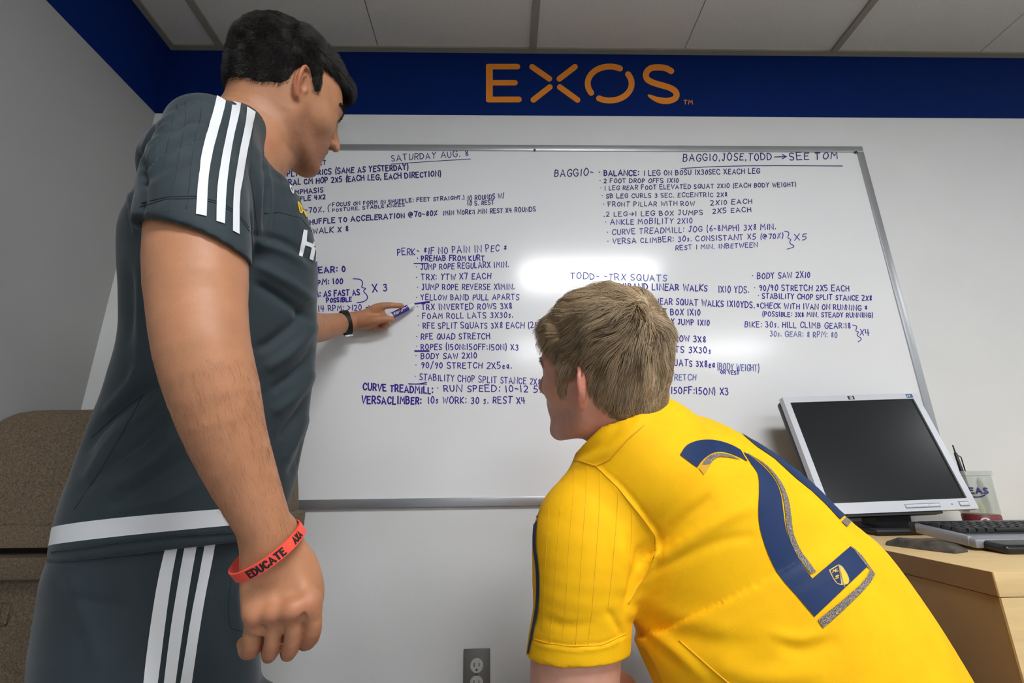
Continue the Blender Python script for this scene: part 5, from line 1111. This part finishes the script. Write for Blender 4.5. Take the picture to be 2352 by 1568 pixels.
FOLD2 = [([(1369, 1072), (1419, 1119), (1479, 1194), (1504, 1229), (1507, 1264), (1489, 1313), (1460, 1350), (1442, 1388)], 6, .002), ([(1380, 1075), (1432, 1119), (1492, 1194), (1517, 1232), (1518, 1266), (1500, 1320)], 7, -.002),
         ([(1515, 1262), (1560, 1200), (1640, 1140)], 16, -.004), ([(1510, 1290), (1580, 1240), (1680, 1180), (1740, 1160)], 18, .004), ([(1500, 1310), (1570, 1280), (1660, 1240), (1740, 1230)], 14, -.003), ([(1480, 1330), (1420, 1260), (1400, 1200)], 18, .002),
         ([(1440, 1395), (1480, 1440), (1550, 1490), (1620, 1560)], 14, .004), ([(1446, 1420), (1490, 1470), (1560, 1530)], 12, -.003), ([(1450, 1392), (1540, 1450), (1640, 1480), (1740, 1480)], 24, -.003), ([(1460, 1380), (1560, 1420), (1680, 1440)], 26, .0028),
         ([(1790, 1480), (1850, 1500), (1930, 1470)], 18, -.003), ([(1770, 1450), (1830, 1470), (1900, 1450)], 14, .003), ([(1640, 1530), (1760, 1560), (1900, 1540)], 24, .004), ([(1424, 965), (1400, 1010), (1330, 1050), (1290, 1055)], 12, -.003), ([(1480, 950), (1450, 1000), (1380, 1050), (1300, 1062)], 14, .003),
         ([(1440, 1200), (1420, 1290), (1435, 1370)], 16, .003), ([(1470, 1250), (1450, 1330), (1435, 1400)], 9, -.004), ([(1250, 1420), (1300, 1440), (1370, 1430)], 12, -.002), ([(1395, 1400), (1420, 1440), (1432, 1470)], 8, -.003), ([(1230, 1390), (1225, 1440)], 8, -.003), ([(1222, 1467), (1260, 1478), (1310, 1484), (1380, 1482), (1438, 1456)], 4.5, -.0022), ([(1222, 1473), (1262, 1486), (1310, 1491), (1380, 1489), (1440, 1464)], 5, .002)]
v = creases(v, q, FOLD2)
jer2 = quads_mesh('jersey', v, q, m_yel2, man2); bv2 = bvh_near(v, q, (1180, 880), (2352, 1600)); del v, q
m_navyp = mat('navy_print', (22, 46, 88), .6, .3, noise=.04, nscale=300); m_navyt = mat('navy_trim', (24, 44, 84), .6, .3)
# grey strips of the numbers carry a fine printed lattice
m_greyp = mat('grey_print', (96, 86, 92), .6, .3)
nt = m_greyp.node_tree; bb_ = nt.nodes['Principled BSDF']; vo = nt.nodes.new('ShaderNodeTexVoronoi'); vo.inputs['Scale'].default_value = 760; vo.feature = 'DISTANCE_TO_EDGE'; tc = nt.nodes.new('ShaderNodeTexCoord'); nt.links.new(tc.outputs['Object'], vo.inputs['Vector'])
rp = nt.nodes.new('ShaderNodeValToRGB'); rp.color_ramp.elements[0].position = .05; rp.color_ramp.elements[0].color = (*lin((176, 160, 130)), 1); rp.color_ramp.elements[1].position = .12; rp.color_ramp.elements[1].color = (*lin((52, 54, 78)), 1)
nt.links.new(vo.outputs['Distance'], rp.inputs[0]); nt.links.new(rp.outputs[0], bb_.inputs['Base Color'])
def Q8(pts): return [(1180+a/2.007, 900+b/2.007) for a, b in pts]
def crv(pts): return _smooth([tuple(map(float, p)) for p in pts], 2)
top_out = [(765, 290), (790, 247), (835, 226), (890, 218), (950, 227), (1005, 245), (1045, 268)]; top_in = [(1078, 322), (1020, 292), (960, 273), (905, 283), (868, 312), (843, 348)]
decal('number_arch', bv2, [Q8(crv(top_out)+crv(top_in))], m_navyp, jer2, .0012)
right = [(1058, 276), (1130, 325), (1180, 375), (1215, 425), (1234, 490), (1241, 560), (1253, 640), (1280, 710), (1305, 762), (1340, 812), (1375, 860)]
left = [(1300, 935), (1215, 840), (1165, 735), (1130, 620), (1124, 540), (1130, 470), (1128, 378), (1095, 335), (1058, 276)]
decal('number_stem', bv2, [Q8(crv(right)+[(1375, 860), (1550, 712), (1585, 745), (1608, 780), (1624, 808), (1385, 1035)]+crv(left)[:-1])], m_navyp, jer2, .0012)
gl = [(1070, 287), (1130, 318), (1178, 364), (1213, 412), (1236, 470), (1248, 540), (1254, 620), (1272, 690), (1302, 752), (1328, 788), (1368, 840)]
gr_ = [(1078, 285), (1150, 326), (1200, 374), (1240, 430), (1264, 490), (1276, 560), (1283, 640), (1300, 690), (1328, 745), (1350, 770), (1392, 828)]
decal('number_lattice', bv2, [Q8(crv(gl)+crv(gr_)[::-1])], m_greyp, jer2, .0016)
decal('number_lattice', bv2, [Q8(crv([(862, 335), (880, 308), (905, 290), (950, 281), (1000, 292), (1045, 314)])+crv([(985, 302), (940, 298), (915, 318), (903, 334)]))], m_greyp, jer2, .0016)
decal('number_accent', bv2, [Q8([(850, 350), (862, 336), (906, 334), (874, 382)])], mat('gold_print', (214, 160, 40), .5), jer2, .0014)
decal('number_lattice', bv2, [Q8([(1400, 1050), (1500, 970), (1590, 892), (1625, 850), (1642, 812), (1662, 840), (1640, 880), (1600, 925), (1520, 1002), (1424, 1088)])], m_greyp, jer2, .0016)
decal('number_lattice', bv2, [Q8([(1550, 708), (1600, 752), (1642, 812), (1634, 816), (1592, 765)])], m_greyp, jer2, .0016)
decal('number_edge', bv2, [Q8([(1048, 190), (1100, 213), (1180, 254), (1250, 297), (1330, 350), (1378, 390), (1462, 474), (1534, 560), (1502, 588), (1440, 520), (1375, 458), (1300, 398), (1250, 352), (1200, 306), (1120, 252)])], m_navyp, jer2, .0012, 7, (-.8, .6))
decal('number_lattice', bv2, [Q8([(1368, 402), (1400, 425), (1450, 478), (1440, 482), (1392, 432)])], m_greyp, jer2, .0016, 6); decal('number_lattice', bv2, [Q8([(1508, 598), (1535, 572), (1560, 590), (1534, 624)])], m_greyp, jer2, .0016, 6)
sh_ = [(1450, 822), (1500, 790), (1530, 830), (1545, 865), (1540, 885), (1512, 892), (1485, 885), (1465, 855)]
m_gold = mat('gold_outline', (200, 168, 110), .5); m_yelp2 = mat('yellow_crest', (248, 196, 30), .5)
decal('crest', bv2, [Q8(crv(sh_+sh_[:1]))], m_gold, jer2, .0016, 6)
decal('crest_half', bv2, [Q8([(1502, 800), (1528, 836), (1540, 868), (1534, 884), (1514, 887)])], m_yelp2, jer2, .0019, 6)
decal('crest_half', bv2, [Q8([(1457, 824), (1494, 800), (1506, 885), (1488, 880), (1470, 854)])], m_navyp, jer2, .0019, 6)
for a_, b_, t_ in (((1466, 836), (1492, 826), 'ML'), ((1478, 862), (1492, 857), 'S')): print_text('crest_lettering', bv2, t_, Q8([a_])[0], Q8([b_])[0], 6.5, 1.6, m_yelp2, jer2, .0023, 1)
seam('crest_slash', bv2, Q8([(1494, 796), (1506, 845), (1522, 900)]), .0008, m_gold, jer2, .0016)
# navy piping down the far edge of the sleeve, fine ribs of the knit, seams
m_rib = mat('rib_thread', (226, 158, 4), .8)
decal('sleeve_piping', bv2, [crv([(1281, 1066), (1262, 1088), (1243, 1120), (1234, 1150), (1227, 1199), (1224, 1250), (1232, 1299), (1234, 1350), (1231, 1398), (1219, 1463), (1212, 1500)])+crv([(1216, 1500), (1225, 1463), (1238, 1398), (1241, 1350), (1239, 1299), (1231, 1250), (1235, 1199), (1243, 1150), (1252, 1120), (1270, 1090), (1290, 1068)])], m_navyt, jer2, .0014, 6)
for pts in ([(1278, 1085), (1262, 1130), (1256, 1230), (1250, 1350), (1245, 1450)], [(1303, 1070), (1288, 1150), (1280, 1250), (1274, 1350), (1262, 1480)], [(1320, 1075), (1314, 1160), (1306, 1260), (1300, 1380), (1290, 1480)], [(1348, 1070), (1344, 1160), (1336, 1270), (1330, 1380), (1322, 1480)], [(1378, 1085), (1376, 1180), (1368, 1290), (1360, 1400), (1350, 1480)], [(1420, 1130), (1414, 1220), (1406, 1310), (1396, 1400)], [(1452, 1170), (1450, 1240), (1444, 1300)]):
    seam('rib_line', bv2, pts, .00035, m_rib, jer2, .0, 12)
m_ysm = mat('yellow_thread', (236, 176, 6), .7)
for pts in ([(1369, 1070), (1419, 1119), (1479, 1194), (1504, 1229), (1507, 1264), (1489, 1313), (1462, 1348), (1443, 1385)], [(1220, 1466), (1260, 1477), (1310, 1483), (1380, 1481), (1438, 1454)], [(1284, 1060), (1330, 1058), (1369, 1070), (1400, 1055), (1440, 1010), (1480, 975)], [(1560, 1470), (1640, 1540), (1700, 1590)]):
    seam('seam', bv2, pts, .0011, m_ysm, jer2, .0003, 10)
# ---- collar rib
cr = []
for t in np.linspace(0, 2*math.pi, 33)[:-1]: cr.append(HL2(-.044+.064*math.cos(t), .064*math.sin(t), -.088-.35*(.064*math.cos(t))))
# ---- hair
def hair_local2():
    o = [('u', ell((-.012, 0, .050), (.099, .081, .094)), 0), ('u', ell((-.036, 0, -.004), (.072, .0725, .074)), .02), ('u', ell((-.055, 0, -.045), (.052, .056, .042)), .02), ('u', ell((.030, 0, .070), (.060, .061, .054)), .03),
         ('u', ell((-.046, -.026, .110), (.038, .034, .026)), .03)]
    for y in (-1, 1): o.append(('u', chain([(.02, y*.070, .03), (.030, y*.067, -.004), (.026, y*.064, -.024)], (.018, .012, .006)), .015))
    o.append(('s', both(half((.040, 0, 0), (-1, 0, -.25)), half((0, 0, .052), (-.15, 0, 1))), .012))
    for y in (-1, 1): o.append(('s', ell((-.002, y*.088, -.010), (.022, .022, .034)), .006))
    o.append(('s', both(half((0, 0, -.036), (-.42, 0, 1)), half((-.14, 0, 0), (-1, 0, 0))), .01)); o.append(('s', ell((0, 0, -.062), (.036, .2, .046)), .01))
    return o
h2 = place(hair_local2(), HM2, HC2, HS2); v, q = sculpt(h2, .0028, lambda p: .0042*vnoise(((p-HC2)@HM2)*np.array([38, 38, 15]), 4))
quads_mesh('hair', v, q, m_hair2b, man2)
N2 = 30000; r = sample(v, q, N2); L = (r-HC2)@HM2/HS2
WHORL = np.array([-.088, .010, .112])
def flow2(p, s):
    l = (p-HC2)@HM2/HS2; n = (l-np.array([-.015, 0, .02]))/np.array([1.1, .85, 1.0]); n /= np.linalg.norm(n, axis=1)[:, None]
    a = l-WHORL; a -= n*(a*n).sum(1)[:, None]; ra = np.linalg.norm(a, axis=1)[:, None]+1e-6; a /= ra; sw = np.cross(n, a)
    k = np.exp(-(ra/.035)**2)*1.1; d = a*(1-.3*k)+sw*k
    front = np.clip(l[:, 0]/.05, 0, 1)[:, None]*np.clip((l[:, 2]-.04)/.05, 0, 1)[:, None]; d = d*(1-.5*front)+np.array([.5, -.55, -.1])*front
    d[:, 2] -= .45*np.clip((.07-l[:, 2])/.06, 0, 1)
    cl = np.floor(l*55); w_ = np.stack([hashn(cl, 1), hashn(cl, 2), hashn(cl, 3)], 1)-.5
    d = d+.42*w_+.35*np.stack([vnoise(l*34, 1), vnoise(l*34, 2), vnoise(l*34, 3)], 1)+n*(.42*(1-s)-.22*s)
    d /= np.linalg.norm(d, axis=1)[:, None]; return d@HM2.T
low = np.clip((.02-L[:, 2])/.05, 0, 1); topz = np.clip((L[:, 2]-.06)/.06, 0, 1)
lens = (.026+.016*topz-.016*low)*(.75+.5*RNG.rand(N2))
clump = .5+.5*vnoise(L*np.array([90, 90, 22]), 8); sh = (.26+.75*clump+.6*RNG.rand(N2)**2)[:, None]*np.ones((1, 3)); sh *= 1+.12*(RNG.rand(N2)[:, None]-.5)*np.array([[1, 0, -1.2]])
def keep2(p):
    l = (p-HC2)@HM2/HS2; q_ = l-np.array([-.012, 0, .050]); k = np.linalg.norm(q_/np.array([.100, .082, .095]), axis=1)
    m = (k < 1) & (l[:, 2] > -.01) & (l[:, 0] < .07); q_[m] /= k[m][:, None]; l = q_+np.array([-.012, 0, .050]); return (l*HS2)@HM2.T+HC2
strands('hair_strands', r, flow2, lens, 5, .00042, m_hair2, man2, keep2, sh)
rr = []
for y in (-1, 1):
    for k in range(300):
        u_ = RNG.rand(); a = np.array((.0965, y*.012, .018))*(1-u_)**2+2*u_*(1-u_)*np.array((.097, y*.034, .036))+u_*u_*np.array((.071, y*.056, .021)); rr.append(a+RNG.randn(3)*[.0012, .001, .0022])
rr = np.array(rr); sgn = np.sign(rr[:, 1]); strands('eyebrow', rr@HM2.T*HS2+HC2, brow_dir(HM2), np.full(len(rr), .008), 3, .0004, m_hair2, man2)
